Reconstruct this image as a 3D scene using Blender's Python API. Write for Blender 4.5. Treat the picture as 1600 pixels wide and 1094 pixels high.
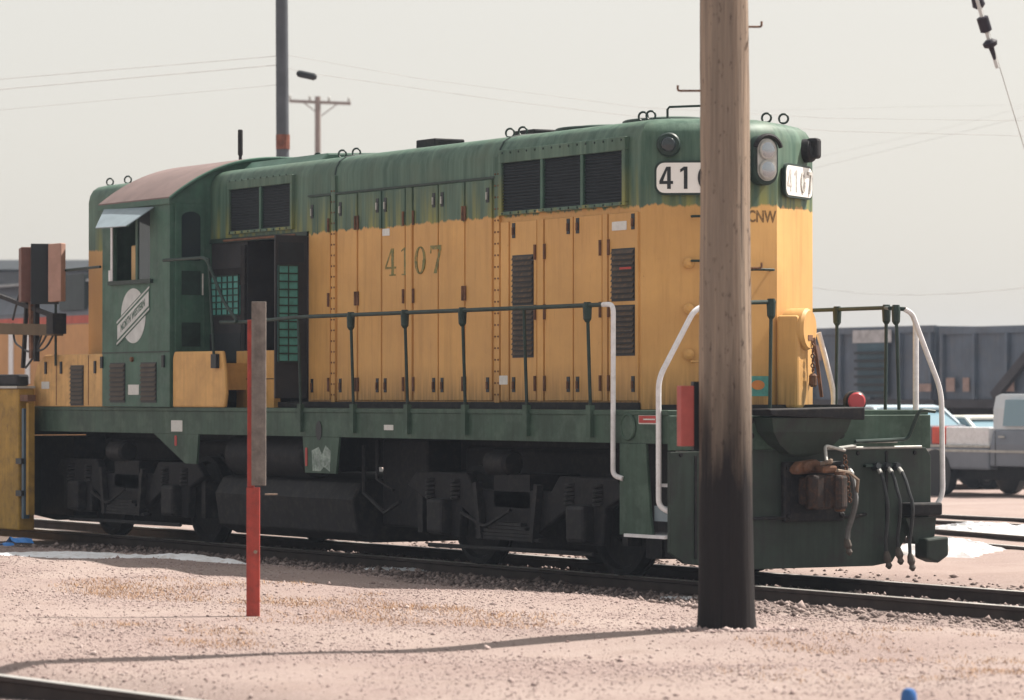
import bpy, bmesh, math, random
import numpy as np
from mathutils import Vector, Matrix
R = math.radians
random.seed(7)
rng = np.random.default_rng(7)
scene = bpy.context.scene
for o in list(bpy.data.objects):
    bpy.data.objects.remove(o)
col = scene.collection

# ------------------------------------------------------------------ camera, sky, sun, exposure
CAM = Vector((27.7647, -19.5019, 1.7274)); YAW = 1.0383; PITCH = 0.0126; FPX = 5689.0
cd = bpy.data.cameras.new('camera'); cam = bpy.data.objects.new('camera', cd); col.objects.link(cam)
cam.location = CAM; cam.rotation_euler = (math.pi/2 + PITCH, 0, YAW)
cd.sensor_width = 36; cd.lens = FPX/1600*36; cd.clip_end = 6000; cd.clip_start = .5
cd.dof.use_dof = True; cd.dof.focus_distance = 36; cd.dof.aperture_fstop = 3.0
scene.camera = cam

SUN_EL = R(52); SUN_DIR = Vector((.015, 1, 0)).normalized()*math.cos(SUN_EL) + Vector((0, 0, math.sin(SUN_EL)))
world = bpy.data.worlds.new('World'); scene.world = world; world.use_nodes = True
wn = world.node_tree; wn.nodes.clear()
sky = wn.nodes.new('ShaderNodeTexSky'); sky.sky_type = 'NISHITA'; sky.sun_disc = False
sky.sun_elevation = SUN_EL; sky.sun_rotation = 0.0
sky.air_density = 1.0; sky.dust_density = 3.2; sky.ozone_density = 1.0
hs = wn.nodes.new('ShaderNodeHueSaturation'); hs.inputs['Saturation'].default_value = .5; hs.inputs['Value'].default_value = 1.62
wm = wn.nodes.new('ShaderNodeMix'); wm.data_type = 'RGBA'; wm.blend_type = 'MULTIPLY'; wm.inputs[0].default_value = 1
wm.inputs[7].default_value = (1.0, .952, .875, 1)
bg = wn.nodes.new('ShaderNodeBackground'); bg.inputs['Strength'].default_value = .14
wo = wn.nodes.new('ShaderNodeOutputWorld')
gm = wn.nodes.new('ShaderNodeGamma'); gm.inputs[1].default_value = .3      # thin overcast evens the sky out
wn.links.new(sky.outputs[0], gm.inputs[0]); wn.links.new(gm.outputs[0], hs.inputs['Color']); wn.links.new(hs.outputs[0], wm.inputs[6])
wn.links.new(wm.outputs[2], bg.inputs[0]); wn.links.new(bg.outputs[0], wo.inputs[0])
sl = bpy.data.lights.new('sun', 'SUN'); sl.energy = 4.1; sl.angle = R(.6); sl.color = (1, .93, .84)
so = bpy.data.objects.new('sun', sl); col.objects.link(so)
so.rotation_euler = (-SUN_DIR).to_track_quat('-Z', 'Y').to_euler(); so.location = (0, 0, 40)
vs = scene.view_settings; vs.view_transform = 'Standard'; vs.look = 'None'; vs.exposure = 1.25; vs.gamma = 1
vs.use_curve_mapping = False

# ------------------------------------------------------------------ measuring: a photo pixel to a point on a known plane
FW = Vector((-math.sin(YAW)*math.cos(PITCH), math.cos(YAW)*math.cos(PITCH), math.sin(PITCH)))
RT = Vector((math.cos(YAW), math.sin(YAW), 0)); UP = RT.cross(FW)
def U(px, py, x=None, y=None, z=None, d=None):
    v = FW + RT*((px-800)/FPX) + UP*((547-py)/FPX)
    if x is not None: t = (x-CAM.x)/v.x
    elif y is not None: t = (y-CAM.y)/v.y
    elif z is not None: t = (z-CAM.z)/v.z
    else: t = d
    return CAM + v*t

# ------------------------------------------------------------------ materials
MATS = {}
def nt(m): return m.node_tree.nodes, m.node_tree.links
def ramp(n, a, b, ca=(0,0,0,1), cb=(1,1,1,1)):
    r = n.new('ShaderNodeValToRGB'); r.color_ramp.elements[0].position = a; r.color_ramp.elements[1].position = b
    r.color_ramp.elements[0].color = ca; r.color_ramp.elements[1].color = cb
    return r
def c4(c): return (c[0], c[1], c[2], 1)
def noise(n, l, scale, vec, detail=4, rough=.6):
    t = n.new('ShaderNodeTexNoise'); t.inputs['Scale'].default_value = scale; t.inputs['Detail'].default_value = detail
    t.inputs['Roughness'].default_value = rough; l.new(vec, t.inputs['Vector']); return t.outputs[0]
def mix(n, l, fac, a, b, mode='MIX'):
    m = n.new('ShaderNodeMix'); m.data_type = 'RGBA'; m.blend_type = mode
    for s, v in ((0, fac), (6, a), (7, b)):
        if hasattr(v, 'links') or hasattr(v, 'is_linked'): l.new(v, m.inputs[s])
        elif s == 0: m.inputs[0].default_value = v
        else: m.inputs[s].default_value = c4(v)
    return m.outputs[2]
def mathn(n, l, op, a, b=None):
    m = n.new('ShaderNodeMath'); m.operation = op
    for i, v in enumerate((a, b)):
        if v is None: continue
        if hasattr(v, 'is_linked'): l.new(v, m.inputs[i])
        else: m.inputs[i].default_value = v
    return m.outputs[0]
def mat(name, color, rough=.6, metal=0, var=.25, scale=3, streak=0, dirt=None, dirt_amt=.5, bump=0, bscale=40, emis=None, fine=0):
    """painted or raw surface: colour varied by noise, vertical streaks and dirt patches of their own shape"""
    if name in MATS: return MATS[name]
    m = bpy.data.materials.new(name); m.use_nodes = True; n, l = nt(m); b = n['Principled BSDF']
    pos = n.new('ShaderNodeNewGeometry').outputs['Position']
    dark = tuple(c*(1-var) for c in color); lite = tuple(min(1, c*(1+var*.6)) for c in color)
    f = ramp(n, .3, .72); l.new(noise(n, l, scale, pos, 5), f.inputs[0])
    out = mix(n, l, f.outputs[0], dark, lite)
    if streak:
        mp = n.new('ShaderNodeMapping'); mp.inputs['Scale'].default_value = (9, 9, .55); l.new(pos, mp.inputs[0])
        f2 = ramp(n, .45, .75); l.new(noise(n, l, 1.6, mp.outputs[0], 4), f2.inputs[0])
        out = mix(n, l, mathn(n, l, 'MULTIPLY', f2.outputs[0], streak), out, tuple(c*.45 for c in color))
    if dirt:
        f3 = ramp(n, .48, .68); l.new(noise(n, l, scale*2.3, pos, 8, .7), f3.inputs[0])
        out = mix(n, l, mathn(n, l, 'MULTIPLY', f3.outputs[0], dirt_amt), out, dirt)
    l.new(out, b.inputs['Base Color'])
    b.inputs['Roughness'].default_value = rough; b.inputs['Metallic'].default_value = metal
    b.inputs['Specular IOR Level'].default_value = .3
    if bump:
        bn = n.new('ShaderNodeBump'); bn.inputs['Strength'].default_value = bump; bn.inputs['Distance'].default_value = .02
        l.new(noise(n, l, bscale, pos, 6), bn.inputs['Height']); l.new(bn.outputs[0], b.inputs['Normal'])
    MATS[name] = m; return m

GREEN = (.056, .125, .092); YELLOW = (.64, .365, .125)
def hood_paint():
    """faded green above, yellow below, with an uneven worn line between them"""
    m = bpy.data.materials.new('hood_paint'); m.use_nodes = True; n, l = nt(m); b = n['Principled BSDF']
    geo = n.new('ShaderNodeNewGeometry'); pos = geo.outputs['Position']
    sep = n.new('ShaderNodeSeparateXYZ'); l.new(pos, sep.inputs[0]); z = sep.outputs['Z']
    mp = n.new('ShaderNodeMapping'); mp.inputs['Scale'].default_value = (7, 7, .5); l.new(pos, mp.inputs[0])
    st = noise(n, l, 1.3, mp.outputs[0], 5, .65)
    g1 = ramp(n, .32, .72); l.new(st, g1.inputs[0])
    green = mix(n, l, g1.outputs[0], tuple(c*.62 for c in GREEN), (.115, .185, .14))
    g2 = ramp(n, .44, .66); l.new(noise(n, l, 2.2, pos, 6, .65), g2.inputs[0])
    green = mix(n, l, mathn(n, l, 'MULTIPLY', g2.outputs[0], .6), green, (.085, .12, .085))
    # yellow undercoat worn through the green just above the line
    band = n.new('ShaderNodeMapRange'); band.inputs[1].default_value = 3.5; band.inputs[2].default_value = 3.95
    band.inputs[3].default_value = 1; band.inputs[4].default_value = 0; l.new(z, band.inputs[0])
    g3 = ramp(n, .44, .62); l.new(noise(n, l, 1.0, mp.outputs[0], 3, .5), g3.inputs[0])
    green = mix(n, l, mathn(n, l, 'MULTIPLY', mathn(n, l, 'MULTIPLY', g3.outputs[0], band.outputs[0]), .85), green, (.26, .25, .06))
    y1 = ramp(n, .3, .7); l.new(noise(n, l, 1.4, pos, 5), y1.inputs[0])
    yel = mix(n, l, y1.outputs[0], tuple(c*.86 for c in YELLOW), tuple(c*1.08 for c in YELLOW))
    oi = n.new('ShaderNodeObjectInfo'); orr = oi.outputs['Random']
    yel = mix(n, l, mathn(n, l, 'MULTIPLY', orr, .22), yel, (.50, .30, .13))
    yb = ramp(n, .42, .70); l.new(noise(n, l, .8, pos, 6, .65), yb.inputs[0])
    yel = mix(n, l, mathn(n, l, 'MULTIPLY', yb.outputs[0], .45), yel, (.44, .235, .085))
    yc_ = ramp(n, .66, .72); l.new(noise(n, l, 11, pos, 8, .75), yc_.inputs[0])
    yel = mix(n, l, mathn(n, l, 'MULTIPLY', yc_.outputs[0], .55), yel, (.16, .075, .035))
    y2 = ramp(n, .5, .8); l.new(st, y2.inputs[0])
    yel = mix(n, l, mathn(n, l, 'MULTIPLY', y2.outputs[0], .5), yel, (.36, .19, .06))
    y4 = ramp(n, .56, .74); l.new(noise(n, l, 5, mp.outputs[0], 6, .7), y4.inputs[0])
    yel = mix(n, l, mathn(n, l, 'MULTIPLY', y4.outputs[0], .22), yel, (.22, .11, .04))
    # soot splashed up from the walkway
    low = n.new('ShaderNodeMapRange'); low.inputs[1].default_value = 1.62; low.inputs[2].default_value = 2.05
    low.inputs[3].default_value = .85; low.inputs[4].default_value = 0; l.new(z, low.inputs[0])
    y3 = ramp(n, .25, .75); l.new(noise(n, l, 3.5, mp.outputs[0], 6), y3.inputs[0])
    yel = mix(n, l, mathn(n, l, 'MULTIPLY', low.outputs[0], y3.outputs[0]), yel, (.07, .05, .03))
    edge = mathn(n, l, 'ADD', 3.45, mathn(n, l, 'MULTIPLY', st, .15))
    fd = n.new('ShaderNodeMapRange'); fd.inputs[1].default_value = -.008; fd.inputs[2].default_value = .012; l.new(mathn(n, l, 'SUBTRACT', z, edge), fd.inputs[0])
    l.new(mix(n, l, fd.outputs[0], yel, green), b.inputs['Base Color'])
    b.inputs['Roughness'].default_value = .55; b.inputs['Specular IOR Level'].default_value = .25
    bn = n.new('ShaderNodeBump'); bn.inputs['Strength'].default_value = .12; bn.inputs['Distance'].default_value = .03
    l.new(noise(n, l, 2.2, pos, 3), bn.inputs['Height']); l.new(bn.outputs[0], b.inputs['Normal'])
    MATS['hood_paint'] = m; return m
HOOD = hood_paint()
M = dict(
 green=mat('green_paint', GREEN, .55, var=.3, streak=.45, dirt=(.10, .15, .13), dirt_amt=.45),
 sill=mat('sill_green', (.045, .085, .062), .6, var=.4, scale=2, streak=.6, dirt=(.10, .15, .12), dirt_amt=.5),
 pilot=mat('pilot_green', (.030, .046, .038), .6, var=.5, scale=1.6, streak=.6, dirt=(.024, .024, .026), dirt_amt=.85, bump=.1, bscale=6),
 yellow=mat('yellow_paint', YELLOW, .55, var=.15, streak=.3, dirt=(.3, .15, .05), dirt_amt=.25),
 yelpale=mat('faded_yellow', (.66, .40, .16), .65, var=.18, streak=.45, dirt=(.25, .14, .07), dirt_amt=.4),
 roof=mat('cab_roof_dust', (.20, .145, .138), .8, var=.18, scale=2, dirt=(.13, .095, .09), dirt_amt=.5),
 black=mat('black_grime', (.010, .010, .013), .7, var=.5, scale=5, dirt=(.05, .043, .036), dirt_amt=.5),
 under=mat('underframe_soot', (.006, .006, .009), .75, var=.5, scale=6, dirt=(.032, .027, .024), dirt_amt=.5),
 grille=mat('grille_dark', (.016, .022, .028), .6, var=.3, scale=8),
 dkgreen=mat('handrail_green', (.020, .040, .034), .5, var=.4, scale=8),
 white=mat('white_paint', (.72, .72, .74), .55, var=.12, scale=8, dirt=(.4, .38, .36), dirt_amt=.35),
 placard=mat('placard_white', (.62, .62, .60), .6, var=.12, scale=30),
 board=mat('number_board_white', (.80, .80, .78), .45, var=.05, scale=6),
 ink=mat('number_black', (.02, .025, .03), .5),
 logow=mat('logo_white', (.58, .60, .60), .6, var=.2, scale=6, streak=.2),
 oldnum=mat('faded_green_number', (.17, .175, .06), .6, var=.5, scale=9, dirt=(.5, .26, .06), dirt_amt=.75),
 red=mat('red_paint', (.42, .055, .05), .55, var=.2, scale=8),
 redlens=mat('red_lens', (.50, .07, .08), .35, var=.1),
 rust=mat('rusty_steel', (.17, .085, .05), .8, var=.5, scale=7, dirt=(.06, .04, .035), dirt_amt=.6, bump=.2),
 tan=mat('dusty_steel', (.26, .20, .155), .8, var=.35, scale=9, dirt=(.12, .08, .06), dirt_amt=.5),
 teal=mat('teal_paint', (.09, .31, .28), .55, var=.3, scale=5, dirt=(.05, .14, .13), dirt_amt=.5),
 grey=mat('grey_cabinet', (.026, .027, .032), .6, var=.35, scale=3, dirt=(.05, .04, .035), dirt_amt=.4),
 visor=mat('visor_blue_grey', (.24, .30, .34), .5, var=.2, scale=4, dirt=(.2, .25, .27), dirt_amt=.4),
 seat=mat('tan_vinyl', (.50, .34, .16), .6, var=.2),
 steel=mat('worn_rail_steel', (.60, .58, .55), .38, metal=.6, var=.25, scale=3),
 railside=mat('rail_side_rust', (.045, .033, .03), .8, var=.4, scale=5),
 hose=mat('rubber_hose', (.03, .034, .038), .5, var=.3, scale=10),
 galv=mat('galvanised', (.42, .42, .40), .45, metal=.5, var=.3, scale=10),
)
def glass_mat(name, col, rough=.08):
    m = bpy.data.materials.new(name); m.use_nodes = True; b = m.node_tree.nodes['Principled BSDF']
    b.inputs['Base Color'].default_value = c4(col); b.inputs['Roughness'].default_value = rough
    b.inputs['Specular IOR Level'].default_value = .6; MATS[name] = m; return m
M['glass'] = glass_mat('dark_glass', (.02, .03, .035)); M['lens'] = glass_mat('headlight_glass', (.36, .39, .42), .18); M['lens'].node_tree.nodes['Principled BSDF'].inputs['Metallic'].default_value = .8
M['carglass'] = glass_mat('vehicle_glass', (.17, .27, .33), .1)

# ------------------------------------------------------------------ mesh helpers
class MB:
    def __init__(s): s.v = []; s.f = []
    def add(s, vs, fs):
        o = len(s.v); s.v += [tuple(v) for v in vs]; s.f += [tuple(i+o for i in f) for f in fs]; return s
    def box(s, x0, x1, y0, y1, z0, z1):
        return s.add([(x0,y0,z0),(x1,y0,z0),(x1,y1,z0),(x0,y1,z0),(x0,y0,z1),(x1,y0,z1),(x1,y1,z1),(x0,y1,z1)],
                     [(0,3,2,1),(4,5,6,7),(0,1,5,4),(1,2,6,5),(2,3,7,6),(3,0,4,7)])
    def obox(s, c, ax, ay, az, sx, sy, sz):
        c = Vector(c); ax, ay, az = (Vector(a).normalized() for a in (ax, ay, az)); vs = []
        for k in (-1, 1):
            for i, j in ((-1,-1),(1,-1),(1,1),(-1,1)): vs.append(c + ax*(i*sx/2) + ay*(j*sy/2) + az*(k*sz/2))
        return s.add(vs, [(0,3,2,1),(4,5,6,7),(0,1,5,4),(1,2,6,5),(2,3,7,6),(3,0,4,7)])
    def bar(s, a, b, w, h=None, up=(0,0,1)):
        a, b = Vector(a), Vector(b); d = (b-a).normalized(); u = Vector(up)
        if abs(d.dot(u)) > .95: u = Vector((1,0,0))
        side = d.cross(u).normalized(); u = side.cross(d)
        return s.obox((a+b)/2, d, side, u, (b-a).length, w, h or w)
    def tube(s, pts, r, n=8, caps=True):
        pts = [Vector(p) for p in pts]; rs = r if isinstance(r, (list, tuple)) else [r]*len(pts); rings = []
        prev = None; vs = []; fs = []
        for i, p in enumerate(pts):
            t = (pts[min(i+1, len(pts)-1)] - pts[max(i-1, 0)]).normalized()
            if prev is None:
                a = Vector((0,0,1)) if abs(t.z) < .9 else Vector((1,0,0)); prev = (a - t*a.dot(t)).normalized()
            prev = (prev - t*prev.dot(t)).normalized(); q = t.cross(prev)
            for k in range(n):
                an = 2*math.pi*k/n; vs.append(p + (prev*math.cos(an) + q*math.sin(an))*rs[i])
        for i in range(len(pts)-1):
            for k in range(n):
                fs.append((i*n+k, i*n+(k+1)%n, (i+1)*n+(k+1)%n, (i+1)*n+k))
        if caps: fs.append(tuple(range(n-1, -1, -1))); fs.append(tuple((len(pts)-1)*n+k for k in range(n)))
        return s.add(vs, fs)
    def prism(s, poly, axis, a, b):
        """poly: list of 2D points in the plane across axis ('x': (y,z), 'y': (x,z), 'z': (x,y))"""
        n = len(poly)
        def P(q, t): return {'x': (t, q[0], q[1]), 'y': (q[0], t, q[1]), 'z': (q[0], q[1], t)}[axis]
        vs = [P(q, a) for q in poly] + [P(q, b) for q in poly]
        return s.add(vs, [tuple(range(n)), tuple(range(2*n-1, n-1, -1))] + [(i, i+n, (i+1)%n+n, (i+1)%n) for i in range(n)])
    def lathe(s, prof, c, ax, n=20):
        """prof: (radius, distance along axis)"""
        c = Vector(c); ax = Vector(ax).normalized(); a = Vector((0,0,1)) if abs(ax.z) < .9 else Vector((1,0,0))
        e1 = (a - ax*a.dot(ax)).normalized(); e2 = ax.cross(e1); vs = []; fs = []
        for r, h in prof:
            for k in range(n):
                an = 2*math.pi*k/n; vs.append(c + ax*h + (e1*math.cos(an) + e2*math.sin(an))*max(r, 1e-4))
        for i in range(len(prof)-1):
            for k in range(n): fs.append((i*n+k, i*n+(k+1)%n, (i+1)*n+(k+1)%n, (i+1)*n+k))
        fs.append(tuple(range(n-1, -1, -1))); fs.append(tuple((len(prof)-1)*n+k for k in range(n)))
        return s.add(vs, fs)
    def torus(s, c, ax, R_, r, n=20, m=8, a0=0, a1=2*math.pi):
        c = Vector(c); ax = Vector(ax).normalized(); a = Vector((0,0,1)) if abs(ax.z) < .9 else Vector((1,0,0))
        e1 = (a - ax*a.dot(ax)).normalized(); e2 = ax.cross(e1)
        pts = [c + (e1*math.cos(a0+(a1-a0)*k/n) + e2*math.sin(a0+(a1-a0)*k/n))*R_ for k in range(n+1)]
        return s.tube(pts, r, m)
    def build(s, name, m, parent=None, smooth=False, bevel=0):
        me = bpy.data.meshes.new(name); off = wloc(parent)
        me.from_pydata([(v[0]-off.x, v[1]-off.y, v[2]-off.z) for v in s.v], [], s.f); me.update()
        bm = bmesh.new(); bm.from_mesh(me); bmesh.ops.recalc_face_normals(bm, faces=bm.faces); bm.to_mesh(me); bm.free()
        return link(name, me, m, parent, smooth, bevel)
def wloc(o):
    v = Vector((0,0,0))
    while o is not None: v = v + o.location; o = o.parent
    return v
def link(name, me, m, parent=None, smooth=False, bevel=0):
    o = bpy.data.objects.new(name, me); col.objects.link(o); o.parent = parent
    if m is not None and not me.materials: me.materials.append(M[m] if isinstance(m, str) else m)
    if smooth:
        me.polygons.foreach_set('use_smooth', [True]*len(me.polygons))
        try: me.set_sharp_from_angle(angle=R(29))
        except Exception: pass
    if bevel:
        b = o.modifiers.new('bevel', 'BEVEL'); b.width = bevel; b.segments = 2; b.limit_method = 'ANGLE'; b.angle_limit = R(40)
    return o
def thing(name, label, cat, loc=(0,0,0), group=None):
    o = bpy.data.objects.new(name, None); col.objects.link(o); o.location = loc; o.empty_display_size = .2
    return tag(o, label, cat, group)
def tag(o, label, cat, group=None):
    o['label'] = label; o['category'] = cat
    if group: o['group'] = group
    return o
def struct(o): o['kind'] = 'structure'; return o
def stuff(o): o['kind'] = 'stuff'; return o
def inst(src, name, loc, parent, rot=None):
    """another piece with the mesh of src, at a world location"""
    o = bpy.data.objects.new(name, src.data); col.objects.link(o); o.parent = parent
    o.location = Vector(loc) - wloc(parent)
    if rot: o.rotation_euler = rot
    return o
def mesh_at(mb, name, m, loc, parent, smooth=False):
    """mb drawn round the origin, then placed"""
    me = bpy.data.meshes.new(name); me.from_pydata(mb.v, [], mb.f); me.update()
    bm = bmesh.new(); bm.from_mesh(me); bmesh.ops.recalc_face_normals(bm, faces=bm.faces); bm.to_mesh(me); bm.free()
    o = link(name, me, m, parent, smooth); o.location = Vector(loc) - wloc(parent); return o
def text(name, body, size, origin, ux, uz, m, parent, sx=1.0, off=0.0, align='CENTER'):
    """flat lettering: ux runs along the line, uz up"""
    cu = bpy.data.curves.new(name, 'FONT'); cu.body = body; cu.size = size; cu.align_x = align; cu.align_y = 'CENTER'; cu.offset = off
    cu.extrude = .001; cu.resolution_u = 3
    t = bpy.data.objects.new(name+'_tmp', cu); col.objects.link(t)
    bpy.context.view_layer.update()
    me = bpy.data.meshes.new_from_object(t.evaluated_get(bpy.context.evaluated_depsgraph_get()))
    bpy.data.objects.remove(t)
    ux = Vector(ux).normalized(); uz = Vector(uz).normalized(); un = ux.cross(uz); off_ = Vector(origin) - wloc(parent)
    for v in me.vertices:
        c = v.co.copy(); v.co = off_ + ux*(c.x*sx) + uz*c.y + un*c.z
    me.name = name; me.materials.clear()
    return link(name, me, m, parent)
def strokes(name, polys, origin, ux, uz, m, parent, thick=.004):
    """flat shapes given as 2D polygons"""
    ux = Vector(ux).normalized(); uz = Vector(uz).normalized(); un = ux.cross(uz); o = Vector(origin); b = MB()
    for k, p in enumerate(polys):
        n = len(p); t = thick + k*.0004
        b.add([o + ux*x + uz*z for x, z in p] + [o + ux*x + uz*z + un*t for x, z in p],
              [tuple(range(n-1,-1,-1)), tuple(range(n, 2*n))] + [(i, (i+1)%n, (i+1)%n+n, i+n) for i in range(n)])
    return b.build(name, m, parent)
def ring_poly(cx, cz, rx, rz, wx, wz, n=24):
    qs = []
    for i in range(n):
        a, b_ = 2*math.pi*i/n, 2*math.pi*(i+1)/n
        qs.append([(cx+rx*math.cos(a), cz+rz*math.sin(a)), (cx+rx*math.cos(b_), cz+rz*math.sin(b_)),
                   (cx+(rx-wx)*math.cos(b_), cz+(rz-wz)*math.sin(b_)), (cx+(rx-wx)*math.cos(a), cz+(rz-wz)*math.sin(a))])
    return qs
def rrect(w, h, r, n=5):
    pts = []
    for cx, cz, a0 in ((w/2-r, h/2-r, 0), (-w/2+r, h/2-r, 90), (-w/2+r, -h/2+r, 180), (w/2-r, -h/2+r, 270)):
        for k in range(n+1):
            a = R(a0 + 90*k/n); pts.append((cx+r*math.cos(a), cz+r*math.sin(a)))
    return pts
def sstep(a, b, x):
    t = np.clip((x-a)/(b-a), 0, 1); return t*t*(3-2*t)

# ------------------------------------------------------------------ ground
NR_A = Vector((6.678, -10.763)); NR_B = Vector((9.036, -10.525)); NR_D = (NR_B-NR_A).normalized()   # rail at the photo's lower left
_ph = rng.uniform(0, 6.28, (14, 2)); _fr = rng.uniform(.25, 2.2, 14); _an = rng.uniform(0, 6.28, 14)
def gh(x, y):
    x = np.asarray(x, float); y = np.asarray(y, float)
    h = -.125 + .125*(1-sstep(-3.1, -1.7, y))
    dn = (x-NR_A.x)*(-NR_D.y) + (y-NR_A.y)*NR_D.x          # signed distance from the near rail
    h = h - .12*(1-sstep(.15, .8, dn))
    h = h + .05*sstep(2.0, 3.5, y)
    lump = np.zeros_like(h)
    h = h - .012*np.exp(-((x-5.742)**2+(y+4.718)**2)/.16)
    for k in range(14):
        lump = lump + np.sin((x*np.cos(_an[k]) + y*np.sin(_an[k]))*_fr[k]*2.2 + _ph[k, 0])*(.006/(.5+_fr[k]*.5))
    quiet = 1-.75*(np.abs(y) < 1.9)
    return h + lump*quiet
def axis(lo, hi, step, far):
    a = np.arange(lo, hi+1e-6, step); out = []; s = step; v = hi
    while v < far: s *= 1.45; v += s; out.append(v)
    neg = []; s = step; v = lo
    while v > -far: s *= 1.45; v -= s; neg.append(v)
    return np.array(neg[::-1] + list(a) + out)
gx = axis(-22, 18, .16, 1000); gy = axis(-15, 9, .12, 1000)
X, Y = np.meshgrid(gx, gy); Z = gh(X, Y)
nx, ny = len(gx), len(gy)
V = np.stack([X.ravel(), Y.ravel(), Z.ravel()], 1)
I = np.arange(nx*ny).reshape(ny, nx)
F = np.stack([I[:-1,:-1].ravel(), I[:-1,1:].ravel(), I[1:,1:].ravel(), I[1:,:-1].ravel()], 1)
me = bpy.data.meshes.new('ground'); me.from_pydata(V.tolist(), [], F.tolist()); me.update()
me.polygons.foreach_set('use_smooth', [True]*len(me.polygons))
def ground_mat():
    m = bpy.data.materials.new('pink_gravel_ground'); m.use_nodes = True; n, l = nt(m); b = n['Principled BSDF']
    geo = n.new('ShaderNodeNewGeometry'); pos = geo.outputs['Position']
    f = ramp(n, .35, .65); l.new(noise(n, l, 45, pos, 6, .75), f.inputs[0])
    c = mix(n, l, f.outputs[0], (.22, .162, .148), (.38, .30, .278))
    f2 = ramp(n, .4, .62); l.new(noise(n, l, .55, pos, 5), f2.inputs[0])
    c = mix(n, l, mathn(n, l, 'MULTIPLY', f2.outputs[0], .55), c, (.40, .33, .30))
    f3 = ramp(n, .52, .66); l.new(noise(n, l, 1.1, pos, 7, .7), f3.inputs[0])
    c = mix(n, l, mathn(n, l, 'MULTIPLY', f3.outputs[0], .35), c, (.20, .135, .115))
    # darker ground between and beside the rails, weaker past the locomotive's front end
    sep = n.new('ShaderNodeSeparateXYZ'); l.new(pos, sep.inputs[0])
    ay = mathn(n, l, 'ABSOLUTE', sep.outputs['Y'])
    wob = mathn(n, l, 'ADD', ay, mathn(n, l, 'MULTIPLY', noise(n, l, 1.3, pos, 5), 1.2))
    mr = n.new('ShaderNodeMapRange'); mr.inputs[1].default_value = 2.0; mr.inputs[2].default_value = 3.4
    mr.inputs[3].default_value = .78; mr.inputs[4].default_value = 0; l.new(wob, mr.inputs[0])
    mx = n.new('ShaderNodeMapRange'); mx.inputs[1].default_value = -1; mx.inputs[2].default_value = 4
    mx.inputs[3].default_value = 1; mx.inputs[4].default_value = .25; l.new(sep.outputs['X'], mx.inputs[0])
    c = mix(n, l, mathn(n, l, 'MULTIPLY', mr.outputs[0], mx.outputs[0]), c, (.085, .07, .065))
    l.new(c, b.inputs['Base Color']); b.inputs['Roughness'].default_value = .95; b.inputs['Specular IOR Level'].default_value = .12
    bn = n.new('ShaderNodeBump'); bn.inputs['Strength'].default_value = .8; bn.inputs['Distance'].default_value = .02
    l.new(noise(n, l, 60, pos, 6, .75), bn.inputs['Height']); l.new(bn.outputs[0], b.inputs['Normal'])
    return m
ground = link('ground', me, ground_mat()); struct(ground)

# loose stones over the part of the ground that is near enough to tell them
def stone_mat(name, a, b_):
    m = bpy.data.materials.new(name); m.use_nodes = True; n, l = nt(m); b = n['Principled BSDF']
    geo = n.new('ShaderNodeNewGeometry')
    l.new(mix(n, l, geo.outputs['Random Per Island'], a, b_), b.inputs['Base Color']); b.inputs['Roughness'].default_value = .9
    b.inputs['Specular IOR Level'].default_value = .15
    return m
def scatter_stones(name, P, S, m):
    n = len(P)
    oct_ = np.array([(1,0,0),(-1,0,0),(0,1,0),(0,-1,0),(0,0,1),(0,0,-1)], float)
    fo = np.array([(0,2,4),(2,1,4),(1,3,4),(3,0,4),(2,0,5),(1,2,5),(3,1,5),(0,3,5)])
    sc = S[:, None, None]*rng.uniform(.55, 1.25, (n, 6, 1)); sc = sc*np.array([1, 1, .7])
    an = rng.uniform(0, 6.28, n); ca, sa = np.cos(an), np.sin(an)
    base = oct_[None] + rng.uniform(-.25, .25, (n, 6, 3))
    bx_ = base[:, :, 0]*ca[:, None] - base[:, :, 1]*sa[:, None]; by_ = base[:, :, 0]*sa[:, None] + base[:, :, 1]*ca[:, None]
    vv = np.stack([bx_, by_, base[:, :, 2]], 2)*sc + P[:, None, :]
    ff = (fo[None] + 6*np.arange(n)[:, None, None]).reshape(-1, 3)
    me = bpy.data.meshes.new(name); me.vertices.add(n*6); me.vertices.foreach_set('co', vv.reshape(-1).astype(np.float32))
    me.loops.add(len(ff)*3); me.loops.foreach_set('vertex_index', ff.reshape(-1).astype(np.int32))
    me.polygons.add(len(ff)); me.polygons.foreach_set('loop_start', (np.arange(len(ff))*3).astype(np.int32))
    me.polygons.foreach_set('loop_total', np.full(len(ff), 3, np.int32)); me.update(calc_edges=True); me.validate()
    return link(name, me, m)
N = 230000
sx_ = rng.uniform(-12, 17, N); sy_ = rng.uniform(-14.5, -.9, N)
dens = .55+.45*np.sin(sx_*.9+np.sin(sy_*1.3)*1.5)*np.sin(sy_*1.1+sx_*.35); keep = rng.random(N) < np.clip(dens, .12, 1); sx_, sy_ = sx_[keep], sy_[keep]
SS = rng.gamma(2.6, .0019, len(sx_)) + .0028
PP = np.stack([sx_, sy_, gh(sx_, sy_) + SS*.15], 1)
g_ = scatter_stones('gravel', PP, SS, stone_mat('pink_gravel_stones', (.24, .175, .165), (.44, .355, .335)))
stuff(g_); g_['label'] = 'pinkish crushed gravel strewn over the yard ground'

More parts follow.
